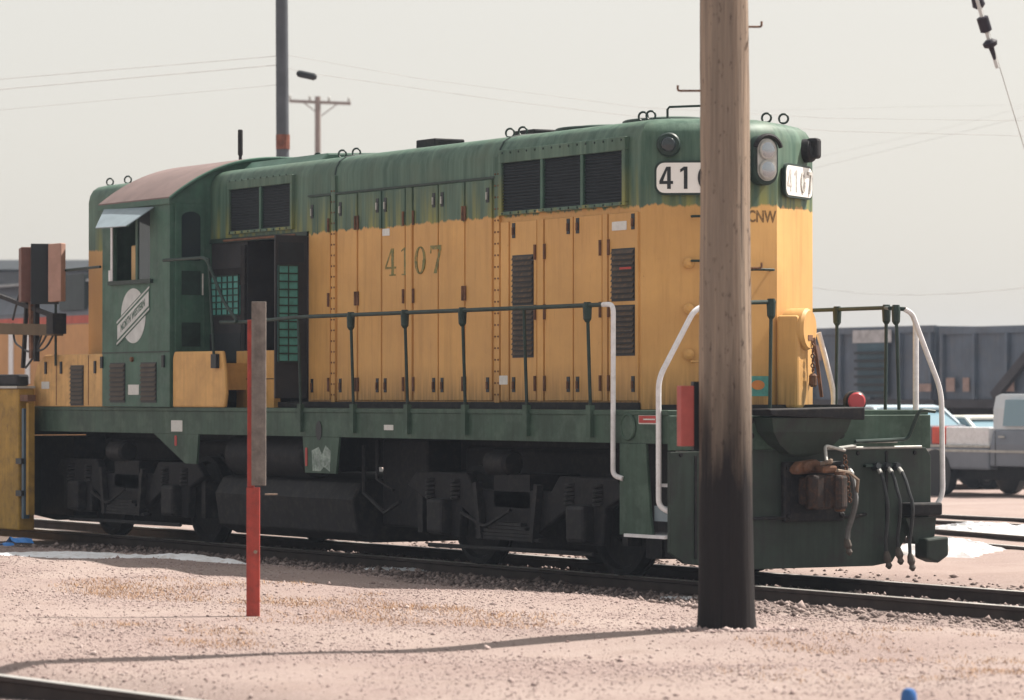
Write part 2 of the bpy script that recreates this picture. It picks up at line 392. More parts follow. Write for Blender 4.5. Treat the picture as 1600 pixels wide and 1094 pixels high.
nb = 20000; bx_ = rng.uniform(-14, 14, nb); by_ = rng.normal(0, 1.25, nb); kp = (np.abs(np.abs(by_)-.75) > .09) & (np.abs(by_) < 2.9); bx_, by_ = bx_[kp], by_[kp]
s3 = rng.gamma(4, .0042, len(bx_))+.006
stuff(scatter_stones('ballast', np.stack([bx_, by_, gh(bx_, by_)+s3*.25], 1), s3, stone_mat('dirty_ballast', (.09, .068, .063), (.34, .27, .25))))['label'] = 'dirty grey ballast between and beside the rails'
nm = 900; bx_ = rng.uniform(-8, 16, nm); by_ = rng.uniform(-12, -2.2, nm); s3 = rng.gamma(3, .0032, nm)+.006
stuff(scatter_stones('cobbles', np.stack([bx_, by_, gh(bx_, by_)+s3*.2], 1), s3, g_.data.materials[0]))['label'] = 'larger loose stones scattered over the gravel'
na = 900; ra = .2+np.abs(rng.normal(0, .16, na)); aa = rng.uniform(0, 6.28, na)
px_, py_ = 5.742+ra*np.cos(aa), -4.718+ra*np.sin(aa); s2 = rng.gamma(2.5, .004, na)+.004
stuff(scatter_stones('gravel', np.stack([px_, py_, gh(px_, py_)+s2*.2], 1), s2, g_.data.materials[0]))['label'] = 'loose stones heaped round the foot of the wooden pole'
# dry grass
def grass():
    b = MB(); cl = []
    for k in range(46):
        px = random.uniform(130, 900); t = (px-130)/770; py = 918 + t*52 + random.gauss(0, 9); p = U(px, py, z=0); cl.append((p.x, p.y, random.uniform(.15, .5)))
    for k in range(16):
        p = U(random.uniform(1180, 1600), random.uniform(985, 1075), z=0); cl.append((p.x, p.y, random.uniform(.1, .35)))
    for k in range(10):
        p = U(random.uniform(120, 380), random.uniform(975, 1000), z=0); cl.append((p.x, p.y, random.uniform(.1, .3)))
    vs, fs = [], []
    for cx, cy, r in cl:
        for i in range(int(150*r/.3)):
            a = random.uniform(0, 6.28); d = r*math.sqrt(random.random())*1.6; x = cx+d*math.cos(a); y = cy+d*math.sin(a)*.7
            z = float(gh(x, y)); h = random.uniform(.010, .034); an = random.uniform(0, 6.28); lean = random.uniform(.2, 1.6)*h*1.6
            wx, wy = .0035*math.cos(an), .0035*math.sin(an); o = len(vs)
            vs += [(x-wx, y-wy, z-.005), (x+wx, y+wy, z-.005), (x-math.sin(an)*lean, y+math.cos(an)*lean, z+h)]; fs.append((o, o+1, o+2))
    me = bpy.data.meshes.new('dry_grass'); me.from_pydata(vs, [], fs); me.update()
    o = link('dry_grass', me, stone_mat('straw', (.24, .125, .06), (.42, .27, .16))); stuff(o)
    o['label'] = 'thin brown dead grass growing through the gravel'
grass()

# ------------------------------------------------------------------ tracks
def rail_profile():
    # width, height from the rail top down (m)
    return [(-.036,-.004),(-.03,0),(.03,0),(.036,-.004),(.036,-.032),(.010,-.045),(.009,-.125),(.07,-.143),(.07,-.16),(-.07,-.16),(-.07,-.143),(-.009,-.125),(-.010,-.045),(-.036,-.032)]
def rail(parent, a, b, seg=1):
    a, b = Vector(a), Vector(b); d = (b-a).normalized(); side = d.cross(Vector((0,0,1))).normalized()
    pr = rail_profile(); n = len(pr); bb = MB()
    bb.add([a + side*w + Vector((0,0,h)) for w, h in pr] + [b + side*w + Vector((0,0,h)) for w, h in pr],
           [tuple(range(n)), tuple(range(2*n-1, n-1, -1))] + [(i, i+n, (i+1)%n+n, (i+1)%n) for i in range(n)])
    o = bb.build('rail', 'railside', parent)
    o.data.materials.append(M['steel'])
    for p in o.data.polygons:
        if p.normal.z > .7 and p.center.z + wloc(o).z > -.02 + min(a.z, b.z): p.material_index = 1
    return o
TIE = mat('creosote_tie', (.07, .055, .045), .9, var=.45, scale=8, dirt=(.15, .12, .10), dirt_amt=.5)
def track(name, c0, c1, z=0, gauge=1.5, ties=None, zt=None):
    c0, c1 = Vector((c0[0], c0[1], z)), Vector((c1[0], c1[1], z)); t = struct(bpy.data.objects.new(name, None)); col.objects.link(t); t.location = c0
    d = (c1-c0).normalized(); side = d.cross(Vector((0,0,1)))
    for s in (-1, 1): rail(t, c0 + side*(s*gauge/2), c1 + side*(s*gauge/2))
    if ties:
        ang = math.atan2(d.y, d.x); src = None; a, b = ties; k = a
        while k < b:
            p = c0 + d*k + Vector((0,0,-.235+random.uniform(-.012, .012)))
            if src is None: src = mesh_at(MB().box(-.11, .11, -1.3, 1.3, -.08, .08), 'tie', TIE, p, t); src.rotation_euler.z = ang
            else: inst(src, 'tie', p, t, (0, 0, ang+random.uniform(-.02, .02)))
            k += random.uniform(.5, .58)
    return t
track('main_track', (-60, 0), (40, 0), ties=(42, 74))
nc = Vector((-NR_D.y, NR_D.x))*(-.75)     # the rail seen is the far one of this track
c = NR_A + nc
track('near_track', c - NR_D*40, c + NR_D*25)
track('back_track', (-120, 12.12), (60, 12.12))
bA, bB = U(1466, 840, z=0), U(1600, 856.6, z=0); bB.y += .45; bd = (bB-bA).normalized(); bn_ = Vector((-bd.y, bd.x, 0))*.75
track('diverging_track', (bA+bn_-bd*6)[:2], (bB+bn_+bd*25)[:2], z=-.02)

# ------------------------------------------------------------------ snow
SNOW = mat('old_snow', (.74, .755, .79), .8, var=.08, scale=3, dirt=(.45, .40, .37), dirt_amt=.7, bump=.5, bscale=12)
def snow(pts, hmax, label, wobble=.2, zoff=0):
    """a melting bank along a line of (x, y, halfwidth)"""
    vs, fs = [], []; nseg, nc_ = 60, 13
    P = [Vector(p[:2]) for p in pts]; W = [p[2] for p in pts]
    for i in range(nseg+1):
        t = i/nseg*(len(P)-1); k = min(int(t), len(P)-2); u = t-k
        c = P[k].lerp(P[k+1], u); w = W[k]*(1-u)+W[k+1]*u; d = (P[k+1]-P[k]).normalized(); s = Vector((-d.y, d.x))
        end = min(1, min(i, nseg-i)/6+.02)
        w1 = w*end*(1+random.uniform(-wobble, wobble)); w2 = w*end*(1+random.uniform(-wobble, wobble)); hh = hmax*end*random.uniform(.65, 1)
        for j in range(nc_):
            q = j/(nc_-1)*2-1; p = c + s*(q*(w1 if q < 0 else w2)); z = float(gh(p.x, p.y))
            vs.append((p.x, p.y, z - .03 + zoff + (hh+.03)*(1-abs(q)**2.2)*random.uniform(.62, 1.05)))
    for i in range(nseg):
        for j in range(nc_-1): fs.append((i*nc_+j, i*nc_+j+1, (i+1)*nc_+j+1, (i+1)*nc_+j))
    me = bpy.data.meshes.new('snow_patch'); me.from_pydata(vs, [], fs); me.update()
    return tag(link('snow_patch', me, SNOW, smooth=True), label, 'snow', 'melting snow patches')
def gp(px, py, z=-.03, w=.2): p = U(px, py, z=z); return (p.x, p.y, w)
snow([gp(-30, 871, w=.6), gp(60, 873, w=.6), gp(160, 876, w=.6), gp(250, 879, w=.45), gp(330, 883, w=.3), gp(400, 886, w=.12)], .05, 'long thin strip of snow in shade beside the locomotive track at left')
snow([gp(565, 884, -.08, w=.25), gp(620, 884, -.08, w=.35), gp(690, 886, -.08, w=.2)], .03, 'small dull snow patch in shade under the locomotive')
snow([gp(1030, 921, -.05, w=.14), gp(1090, 922, -.05, w=.2)], .03, 'grey snow remnant left of the wooden pole base')
snow([gp(1440, 872, -.1, w=.5), gp(1475, 864, -.1, w=.7), gp(1500, 860, -.1, w=.5)], .16, 'white snow heap beside the pilot of the locomotive')
snow([gp(1480, 833, -.08, w=.5), gp(1540, 830, -.08, w=.7), gp(1640, 838, -.08, w=.7)], .13, 'white snow bank between the two background tracks')

# ------------------------------------------------------------------ locomotive
LX0 = -15.63                                   # rear pilot face
W = 1.01; PW = 1.475; ZS = 1.595; ZB = 1.29    # hood half width, platform half width, walkway and sill bottom
loco = thing('locomotive', 'green and yellow hood diesel locomotive numbered 4107 standing on the track', 'locomotive', (-7.8, 0, 0))
def px_x(px, y=-W, row=480): return U(px, row, y=y).x

# frame and walkway
fr = MB().box(LX0+.04, -.04, -PW, PW, ZS-.045, ZS).build('walkway', 'sill', loco, bevel=.006)
for s in (-1, 1):
    b = MB()
    if s < 0:
        b.box(LX0+.9, -.04, -PW+.012, -PW+.035, ZB, ZS-.046)
        b.prism([(-11.1, ZB-.003), (-10.25, .95), (-9.95, .95), (-9.90, ZB-.003)], 'y', -PW+.008, -PW+.033)
        b.prism([(-7.30, ZB-.003), (-7.24, .90), (-6.53, .90), (-6.45, ZB-.003)], 'y', -PW+.008, -PW+.033)
    else: b.box(LX0+.9, -.04, PW-.035, PW-.012, ZB, ZS-.046)
    b.build('side_sill', 'sill', loco)
MB().box(LX0+.5, -.5, -.55, .55, .95, ZS-.05).build('centre_frame', 'under', loco)
# oval jacking hole and worn white paint on the sill gusset
strokes('lifting_hole', [[(.07*math.cos(2*math.pi*k/20), .105*math.sin(2*math.pi*k/20)) for k in range(20)]], (-6.92, -PW+.008, 1.355), (1,0,0), (0,0,1), 'ink', loco, .003)
strokes('worn_paint', [[(-.2,-.2),(-.02,-.2),(.06,-.15),(.2,-.2),(.22,.02),(.10,.08),(.02,-.02),(-.06,.06),(-.22,.02)]], (-6.86, -PW+.008, 1.12), (1,0,0), (0,0,1), mat('worn_white_over_green', (.30, .36, .33), .7, var=.4, scale=9, dirt=(.07, .12, .09), dirt_amt=.8), loco, .003)
strokes('placard', [rrect(.30, .13, .01)], (U(275, 668, y=-PW).x, -PW+.012, 1.38), (1,0,0), (0,0,1), 'placard', loco, .004)
strokes('placard', [rrect(.20, .055, .008)], (U(606, 669, y=-PW).x, -PW+.012, 1.40), (1,0,0), (0,0,1), 'placard', loco, .004)
strokes('red_mark', [rrect(.06, .12, .02)], (U(274, 690, y=-PW).x, -PW+.006, 1.21), (1,0,0), (0,0,1), 'red', loco, .004)
strokes('red_mark', [rrect(.05, .20, .02)], (U(478, 712, y=-PW).x, -PW+.006, 1.07), (1,0,0), (0,0,1), 'red', loco, .004)
MB().torus((U(981, 664, y=-PW).x, -PW, 1.44), (0,1,0), .115, .014, 28, 8).build('ring', 'sill', loco, smooth=True)
MB().lathe([(.105, 0), (.105, .03)], (U(981, 664, y=-PW).x, -PW-.004, 1.44), (0,1,0), 24).build('filler_cap', 'sill', loco)
p = U(1014, 653, y=-PW)
sg = strokes('warning_sign', [rrect(.38, .088, .006)], (p.x, -PW+.012, 1.512), (1,0,0), (0,0,1), 'placard', loco, .004)
strokes('sign_face', [rrect(.355, .066, .006)], (p.x, -PW+.007, 1.512), (1,0,0), (0,0,1), 'red', sg, .004)
strokes('sign_face', [[(-.10,-.006),(.10,-.006),(.10,.006),(-.10,.006)]], (p.x, -PW+.002, 1.512), (1,0,0), (0,0,1), 'placard', sg, .002)

# --- long hood
HX = -1.24; HC = -.70; HF = .21; OPX0, OPX1 = -10.58, px_x(481)
def plan(i, xr):
    return [(xr, -(W-i)), (HX-i*.45, -(W-i)), (HC-i, -max(HF-i*.3, .05)), (HC-i, max(HF-i*.3, .05)), (HX-i*.45, W-i), (xr, W-i)]
CORE = .022
b = MB(); lv = [(1.60, CORE), (4.14, CORE), (4.22, CORE+.018), (4.29, CORE+.06), (4.335, CORE+.13), (4.36, CORE+.24), (4.385, CORE+.5), (4.40, .86)]
rings = [[(x, y, z) for x, y in plan(i, OPX1-.02)] for z, i in lv]
vs = [v for r in rings for v in r]; fs = []
for k in range(len(rings)-1):
    for j in range(6): fs.append((k*6+j, k*6+(j+1)%6, (k+1)*6+(j+1)%6, (k+1)*6+j))
fs.append(tuple(range(5, -1, -1))); fs.append(tuple((len(rings)-1)*6+j for j in range(6)))
b.add(vs, fs); hood = b.build('long_hood', HOOD, loco, smooth=True)
# hood over the opened electrical compartment
prof = []
for s in (1, -1):
    q = [(s*(W-i), z) for z, i in lv[1:]]
    prof += ([(s*(W-CORE), 3.55)] + q) if s > 0 else (q[::-1] + [(s*(W-CORE), 3.55)])
MB().prism(prof, 'x', OPX0+.003, OPX1-.023).build('hood_roof', HOOD, hood, smooth=True)
MB().box(OPX0+.003, OPX1-.023, -.42, W-CORE, 1.60, 3.547).build('cabinet_wall', 'grey', hood)
MB().box(OPX0, OPX1-.03, -W+.02, -.42, 1.60, 1.66).build('compartment_floor', 'black', hood)
MB().box(OPX1, HX-.01, -W-.004, -W+.01, ZS+.001, 1.665).build('kick_plate', 'black', hood)
# narrow roof gutter line and seam battens
for pxs, z1 in ((521, 4.2), (777, 4.2)):
    x = px_x(pxs); bt = MB().box(x-.045, x+.045, -W-.006, -W+.03, 1.66, 4.13).build('seam_batten', HOOD, hood)
    bo = None
    for k in range(20):
        z = 1.74 + k*.117
        for dx in (-.03, .03):
            if bo is None: bo = mesh_at(MB().lathe([(.011, 0), (.009, -.008)], (0,0,0), (0,1,0), 6), 'bolt', 'rust', (x+dx, -W-.006, z), bt)
            else: inst(bo, 'bolt', (x+dx, -W-.006, z), bt)
    # the same joint carried over the curved roof edge
    pts = [(x, -(W-i)-.0, z) for z, i in lv[1:]]
    MB().tube(pts, .014, 6).build('roof_joint', 'dkgreen', hood)
MB().box(OPX1, px_x(772), -W-.004, -W+.01, 3.925, 3.945).build('drip_rail', 'dkgreen', hood)
# doors: px of their edges in the photograph on the hood side
def hood_door(x0, x1, z0, z1, hinge, latches, label=None):
    d = MB().box(x0, x1, -W, -W+.035, z0, z1).build('hood_door', HOOD, hood, bevel=.006)
    hx = x0+.012 if hinge < 0 else x1-.012
    for z in (z0+.17, (z0+z1)/2-.02, z1-.32):
        MB().tube([(hx, -W-.012, z-.075), (hx, -W-.012, z+.075)], .014, 6).build('hinge', 'rust', d)
    lx = x1-.075 if hinge < 0 else x0+.075
    for z in latches:
        h = MB().box(lx-.028, lx+.028, -W-.006, -W, z-.075, z+.075).build('latch', 'ink', d)
        MB().box(lx-.01, lx+.01, -W-.022, -W-.006, z-.045, z+.03).build('latch', 'galv' if z > 3.6 else 'rust', d)
for a, c, hg in ((483, 515, 1), (527, 557, 1), (559.5, 595, -1), (597, 632, 1), (646, 683.5, -1), (685.5, 725, 1), (727, 768, -1)):
    hood_door(px_x(a), px_x(c), 1.68, 3.915, hg, (3.76, 1.84))
for a, c, hg in ((797, 838, 1), (851, 894.5, -1), (896.5, 940, 1), (951, 996, -1)):
    hood_door(px_x(a), px_x(c), 1.68, 3.47, hg, (3.38, 1.84))
for a, c in ((634.5, 643.5), (840, 849), (942, 949), (783, 795)):
    MB().box(px_x(a), px_x(c), -W-.004, -W+.03, 1.68, 3.47 if a > 700 else 3.915).build('door_post', HOOD, hood)
# louvres on two doors
def louvre(x0, x1, z0, z1, n, y=-W, m='yellow', parent=hood, depth=.025):
    p_ = MB().box(x0-.012, x1+.012, y-.004, y+.01, z0-.012, z1+.012).build('louvre', 'ink', parent)
    sl_ = MB()
    for k in range(n):
        z = z0 + (k+.5)*(z1-z0)/n; h = (z1-z0)/n
        sl_.add([(x0, y-.006, z+h*.45), (x1, y-.006, z+h*.45), (x1, y-depth, z-h*.12), (x0, y-depth, z-h*.12), (x0, y-depth, z-h*.22), (x1, y-depth, z-h*.22), (x1, y-.006, z+h*.30), (x0, y-.006, z+h*.30)],
                [(0,1,2,3), (3,2,5,4), (4,5,6,7), (0,3,4,7), (1,6,5,2)])
    o = sl_.build('slats', m, p_); stuff(o)
    return p_
LSL = mat('louvre_slat_grime', (.06, .045, .035), .6, var=.3, scale=9, dirt=(.28, .14, .04), dirt_amt=.35)
for a, c in ((802, 833), (957, 991)):
    louvre(px_x(a), px_x(c), 2.64, 3.12, 9, m=LSL); louvre(px_x(a), px_x(c), 2.12, 2.58, 9, m=LSL)
MB().box(px_x(972), px_x(990), -W-.03, -W-.026, 2.93, 2.95).build('red_tag', 'red', hood)
# radiator grille (three panels) and the pair behind the cab
def grille(px0, px1, z0, z1, n, pad, top=.13):
    x0, x1 = px_x(px0), px_x(px1)
    g = MB()
    g.box(x0-pad, x1+pad, -W-.022, -W+.03, z1, z1+top); g.box(x0-pad, x1+pad, -W-.022, -W+.03, z0-.035, z0)
    g.box(x0-pad, x0, -W-.0215, -W+.03, z0+.0005, z1-.0005); g.box(x1, x1+pad, -W-.0215, -W+.03, z0+.0005, z1-.0005)
    fo = g.build('grille_frame', HOOD, hood, bevel=.005)
    bo = None
    for k in range(int((x1-x0)/.16)+1):
        for z in (z0-.018, z1+.10):
            P_ = (x0+.02+k*.16, -W-.022, z)
            if bo is None: bo = mesh_at(MB().lathe([(.012, 0), (.010, -.008)], (0,0,0), (0,1,0), 6), 'bolt', 'dkgreen', P_, fo)
            else: inst(bo, 'bolt', P_, fo)
    w = (x1-x0)/n
    for k in range(n):
        a, c = x0+k*w+(.05 if k else 0), x0+(k+1)*w
        if k: MB().box(x0+k*w+.002, a-.002, -W-.019, -W+.03, z0+.001, z1-.001).build('mullion', 'green', fo)
        pn = MB().box(a, c, -W+.014, -W+.02, z0, z1).build('shutter', 'grille', fo)
        s_ = MB(); m_ = 16
        for q in range(m_):
            z = z0+(q+.5)*(z1-z0)/m_
            s_.add([(a, -W+.013, z+.012), (c, -W+.013, z+.012), (c, -W-.006, z-.010), (a, -W-.006, z-.010)], [(0,1,2,3)])
        stuff(s_.build('shutter_slats', 'grille', pn))
grille(786, 974, 3.575, 4.065, 3, .06)
grille(360, 455, 3.62, 4.10, 2, .05, .10)
# hood end: headlight, class lamps, number boards, lettering
def facet(s):
    a = Vector((HX, s*(W-CORE), 0)); c = Vector((HC, s*HF, 0)); d = (c-a) if s < 0 else (a-c)
    o = a if s < 0 else c
    d.normalize(); n_ = d.cross(Vector((0,0,1)))
    return o, d, n_, (a-c).length
DIG = {  # bold sans digits as polygons in a 0..0.6 x 0..1 box
 '4': [[(.34,0),(.50,0),(.50,1),(.34,1)], [(.0,.22),(.6,.22),(.6,.36),(.0,.36)], [(.0,.36),(.16,.36),(.40,1),(.30,1)]],
 '1': [[(.24,0),(.40,0),(.40,1),(.24,1)], [(.08,.74),(.24,.84),(.24,1),(.08,.88)]],
 '7': [[(.02,.86),(.58,.86),(.58,1),(.02,1)], [(.42,.86),(.58,.86),(.36,0),(.20,0)]],
 '0': ring_poly(.3, .5, .28, .5, .15, .14)}
SER = {  # roman condensed digits for the hood side
 '4': [[(.34,0),(.48,0),(.48,1),(.34,1)], [(.0,.25),(.6,.25),(.6,.33),(.0,.33)], [(.0,.33),(.07,.33),(.40,1),(.34,1)], [(.24,0),(.58,0),(.58,.05),(.24,.05)]],
 '1': [[(.23,0),(.38,0),(.38,1),(.23,1)], [(.10,0),(.52,0),(.52,.05),(.10,.05)], [(.08,.86),(.23,.93),(.23,1),(.08,.90)]],
 '0': ring_poly(.3, .5, .29, .5, .13, .05),
 '7': [[(.02,.86),(.6,.86),(.6,1),(.02,1)], [(.50,.86),(.6,.86),(.36,.0),(.20,.0)], [(.02,.72),(.07,.72),(.07,.86),(.02,.86)]]}
def number(font, s, h, wx, gap):
    out = []; x = 0
    for ch in s:
        for p_ in font[ch]: out.append([(x+a*wx, b_*h) for a, b_ in p_])
        x += .6*wx+gap
    return out, x-gap
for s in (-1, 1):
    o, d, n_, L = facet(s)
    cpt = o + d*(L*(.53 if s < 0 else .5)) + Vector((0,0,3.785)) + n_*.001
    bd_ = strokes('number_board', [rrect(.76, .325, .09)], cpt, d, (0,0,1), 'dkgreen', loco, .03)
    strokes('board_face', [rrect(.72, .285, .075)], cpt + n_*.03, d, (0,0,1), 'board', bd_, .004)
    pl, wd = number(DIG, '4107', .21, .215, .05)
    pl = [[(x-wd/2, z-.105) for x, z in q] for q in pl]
    strokes('digits', pl, cpt + n_*.0345, d, (0,0,1), 'ink' if s < 0 else mat('pale_number', (.46, .44, .41), .6, var=.25, scale=14, dirt=(.75, .74, .72), dirt_amt=.7), bd_, .002)  # digits pale grey on the far board, black on the near one
    q = o + d*(L*(.27 if s < 0 else .80)) + Vector((0,0,4.10))
    cl_ = MB().lathe([(.115, -.06), (.115, .05), (.10, .075), (.075, .08)], q, n_, 20).build('class_lamp', 'dkgreen' if s < 0 else 'black', loco, smooth=True)
    MB().lathe([(.073, .0), (.06, .02), (.001, .028)], q + n_*.079, n_, 16).build('lens', 'glass', cl_, smooth=True)
    # square mount beside the lamp
    if s > 0: MB().obox(q + n_*.08 + Vector((0,0,.02)), d, n_, (0,0,1), .13, .12, .20).build('lamp_housing', 'black', cl_, bevel=.03)
hl = MB().prism([(q[0], q[1]+3.955) for q in rrect(.28, .48, .135, 8)], 'x', HC-.02, HC+.10).build('headlight', 'dkgreen', loco, bevel=.015)
pl_ = MB().prism([(q[0], q[1]+3.955) for q in rrect(.215, .40, .105, 8)], 'x', HC+.1005, HC+.115).build('reflector_plate', 'galv', hl)
for z in (4.047, 3.863):
    MB().lathe([(.090, 0), (.094, .014), (.082, .018)], (HC+.1155, 0, z), (1,0,0), 28).build('rim', 'galv', pl_, smooth=True)
    MB().lathe([(.080, .0), (.066, .008), (.035, .012), (.001, .013)], (HC+.1305, 0, z), (1,0,0), 28).build('lens', 'lens', pl_, smooth=True)
MB().torus((HC+.13, 0, 4.035), (1,0,0), .150, .022, 16, 6, -math.pi*.42, math.pi*.42).build('visor', 'black', hl, smooth=True)
text('lettering', 'CNW', .155, (HC-CORE+.003, .03, 3.42), (0,1,0), (0,0,1), mat('faded_lettering', (.20, .12, .05), .6, var=.4, scale=20, dirt=YELLOW, dirt_amt=.5), loco, .82, .004)
pt = strokes('emblem_plate', [rrect(.40, .19, .02)], (HC-CORE+.001, -.06, 1.82), (0,1,0), (0,0,1), 'teal', loco, .004)
strokes('emblem', [[(.075*math.cos(2*math.pi*k/24), .045*math.sin(2*math.pi*k/24)) for k in range(24)]], (HC-CORE+.006, -.02, 1.83), (0,1,0), (0,0,1), mat('orange_enamel', (.62, .22, .06), .5), pt, .003)
MB().box(HX+.2, HC+.1, -.9, .9, ZS, ZS+.05).build('kick_strip', 'black', loco)
# grab irons on the hood end
def grab(a, c, out, parent, m='dkgreen', r=.012):
    a, c, out = Vector(a), Vector(c), Vector(out)
    return MB().tube([a, a+out*.85, a+out+(c-a).normalized()*.02, c+out-(c-a).normalized()*.02, c+out*.85, c], r, 6).build('grab_iron', m, parent, smooth=True)
o, d, n_, L = facet(-1)
for z in (3.42, 3.0, 2.5, 2.05):
    a = o + d*(L*.50) + Vector((0,0,z)); c = o + d*(L*.93) + Vector((0,0,z)); grab(a, c, n_*.07, hood, 'dkgreen' if z > 2.9 else 'yellow')
for z in (2.98, 2.55, 2.12):
    a = o + d*(L*.47) + Vector((0,0,z)); MB().lathe([(.05, 0), (.05, .03), (.02, .05)], a, n_, 14).build('cover_plate', 'yellow', hood, smooth=True)
grab((HC-.02, -.1, 2.92), (HC-.02, .12, 2.92), (.08, 0, 0), hood)
# hood side number
pl, wd = number(SER, '4107', .29, .40, .085)
p = U(602, 430, y=-W)
for k, ch in enumerate('4107'):
    strokes('painted_digit', [[(a*.40, b_*.29) for a, b_ in q] for q in SER[ch]], (p.x+k*(.24+.085), -W-.0005, 3.0), (1,0,0), (0,0,1), 'oldnum', loco, .0025)
for px_, py_, w_, h_ in ((603.5, 363, .16, .075), (785, 594, .22, .09), (968, 353, .26, .085)):
    q = U(px_, py_, y=-W); strokes('placard', [rrect(w_, h_, .008)], (q.x, -W-.0005, q.z), (1,0,0), (0,0,1), 'placard', loco, .004)
# --- roof fittings
def stack(px_, py_, lx, ly, h, y=0, name='exhaust_stack'):
    q = U(px_, py_, y=y); 
    return MB().box(q.x-lx/2, q.x+lx/2, y-ly/2, y+ly/2, 4.36, 4.40+h).build(name, 'black', loco, bevel=.015)
stack(688, 224, .42, .38, .125); stack(845, 204, .42, .42, .09); stack(446, 238, .34, .3, .10)
for px_, py_, r_ in ((705+250, 186, .52), (1060, 180, .50)):
    q = U(px_, py_, y=0)
    fn = MB().lathe([(r_, 0), (r_, .025), (r_*.96, .04), (r_*.55, .075), (.12, .085)], (q.x-.05, 0, 4.375), (0,0,1), 32).build('fan_hatch', 'sill', loco, smooth=True)
    MB().torus((q.x-.05, 0, 4.405), (0,0,1), r_+.005, .02, 36, 6).build('fan_rim', 'dkgreen', fn, smooth=True)
MB().prism([(-.62, 4.36), (-.5, 4.46), (.5, 4.50), (.62, 4.36)], 'x', -10.5, -8.55).build('roof_hatch', 'green', loco, bevel=.02)
ringsrc = None
for px_, y_ in ((497, -.45), (535, -.45), (557, -.45), (797, -.5), (817, -.5), (1005, -.5), (1017, -.5), (172, -.5), (200, -.5)):
    x = U(px_, 200, y=y_).x
    if ringsrc is None:
        ringsrc = mesh_at(MB().torus((0,0,.06), (1,-1,0), .045, .011, 16, 6), 'lifting_eye', 'dkgreen', (x, y_, 4.375), loco, True)
    else: inst(ringsrc, 'lifting_eye', (x, y_, 4.375), loco)
for x_, y_ in ((-1.18, .40), (-1.18, .60)): inst(ringsrc, 'lifting_eye', (x_, y_, 4.345), loco)
grab((U(1043, 175, y=-.35).x, -.35, 4.37), (U(1110, 170, y=-.1).x, -.1, 4.37), (0, 0, .15), loco)
grab((-1.45, .05, 4.38), (-1.1, .05, 4.37), (0, 0, .1), loco)

# --- cab
CX0, CX1 = -12.5, -10.6; CY = 1.5; CZ = 4.03
cab = MB()
wx0, wx1, wz0, wz1 = U(175, 390, y=-CY).x, U(236, 390, y=-CY).x, 3.10, 3.90
T = .05
for s in (-1, 1):
    y0, y1 = (-CY, -CY+T) if s < 0 else (CY-T, CY)
    cab.box(CX0, CX1, y0, y1, 1.60, wz0); cab.box(CX0, CX1, y0, y1, wz1, CZ)
    cab.box(CX0, wx0, y0, y1, wz0+.0004, wz1-.0004); cab.box(wx1, CX1, y0, y1, wz0+.0004, wz1-.0004)
def arc_top(y): return CZ + (4.53-CZ)*(1-abs(y/CY)**2.4)
for x0, x1 in ((CX0, CX0+T), (CX1-T, CX1)):
    poly = [(-CY+T+.001, 1.60), (CY-T-.001, 1.60)] + [(y, arc_top(y)-.015) for y in np.linspace(CY-T-.001, -CY+T+.001, 17)]
    cab.prism(poly, 'x', x0+.0007, x1-.0007)
cabo = cab.build('cab', 'green', loco)
ys = np.linspace(-CY-.03, CY+.03, 33)
def rt(y): return CZ + .005 + (4.54-CZ)*(1-min(1, abs(y)/(CY+.03))**2.4)
poly = [(y, rt(y)) for y in ys] + [(y, rt(y)-.035) for y in ys[::-1]]
rf = MB().prism(poly, 'x', CX0-.05, CX1+.06).build('cab_roof', 'roof', cabo, smooth=True)
MB().tube([(CX1+.06, y, rt(y)-.02) for y in ys], .02, 6).build('roof_rim', 'green', rf, smooth=True)
MB().box(CX0-.05, CX1+.06, -CY-.035, -CY-.004, CZ-.075, CZ-.012).build('gutter', 'green', rf)
# side window
MB().box(wx0-.04, wx1+.06, -CY-.04, -CY-.001, wz0-.05, wz0-.005).build('window_sill', 'dkgreen', cabo)
xm = wx0+(wx1-wx0)*.62
wfo = MB().box(xm-.03, xm+.03, -CY+.006, -CY+.044, wz0, wz1).build('window_frame', 'green', cabo)
for xa_ in (wx0, wx1-.04): MB().box(xa_, xa_+.04, -CY+.004, -CY+.046, wz0, wz1).build('window_frame', 'green', cabo)
MB().box(xm+.031, wx1-.041, -CY+.018, -CY+.024, wz0+.002, wz1-.002).build('pane', 'glass', wfo)
MB().box(wx0-.06, wx0+.0, -CY-.02, -CY-.002, wz0, wz0+.13).build('white_tag', 'white', cabo)
MB().box(wx0-.02, wx0+.03, -CY-.012, -CY-.001, wz0, wz1).build('window_post', 'white', cabo)
MB().box(CX0+.1, CX1-.1, -.55, -.5, 1.7, 3.3).build('bulkhead', 'black', cabo)
MB().box(CX0+.1, CX1-.1, -1.4, 1.4, 2.05, 2.1).build('cab_floor', 'black', cabo)
st = MB(); st.box(-11.85, -11.45, -1.42, -1.0, 2.6, 2.72); st.box(-11.90, -11.52, -1.40, -1.32, 2.7, 3.52); st.box(-11.60, -11.45, -1.15, -1.05, 2.1, 2.6)
st.build('seat', 'seat', cabo, bevel=.02)
# awning over the window
aw = MB(); a0, a1 = U(163, 326, y=-CY-.02), U(240, 323, y=-CY-.02)
b0, b1 = U(149, 356, y=-CY-.40), U(196, 353, y=-CY-.40)
for k in (0, 1):
    pass
nrm = (a1-a0).cross(b0-a0).normalized()*.012
aw.add([a0, a1, b1, b0, a0+nrm, a1+nrm, b1+nrm, b0+nrm], [(0,1,2,3),(7,6,5,4),(0,4,5,1),(1,5,6,2),(2,6,7,3),(3,7,4,0)])
awo = aw.build('window_awning', 'visor', cabo)
MB().tube([a1+Vector((-.1,0,-.01)), b1.lerp(a1, .05)+Vector((0,0,-.02))], .012, 6).build('awning_arm', 'dkgreen', awo)
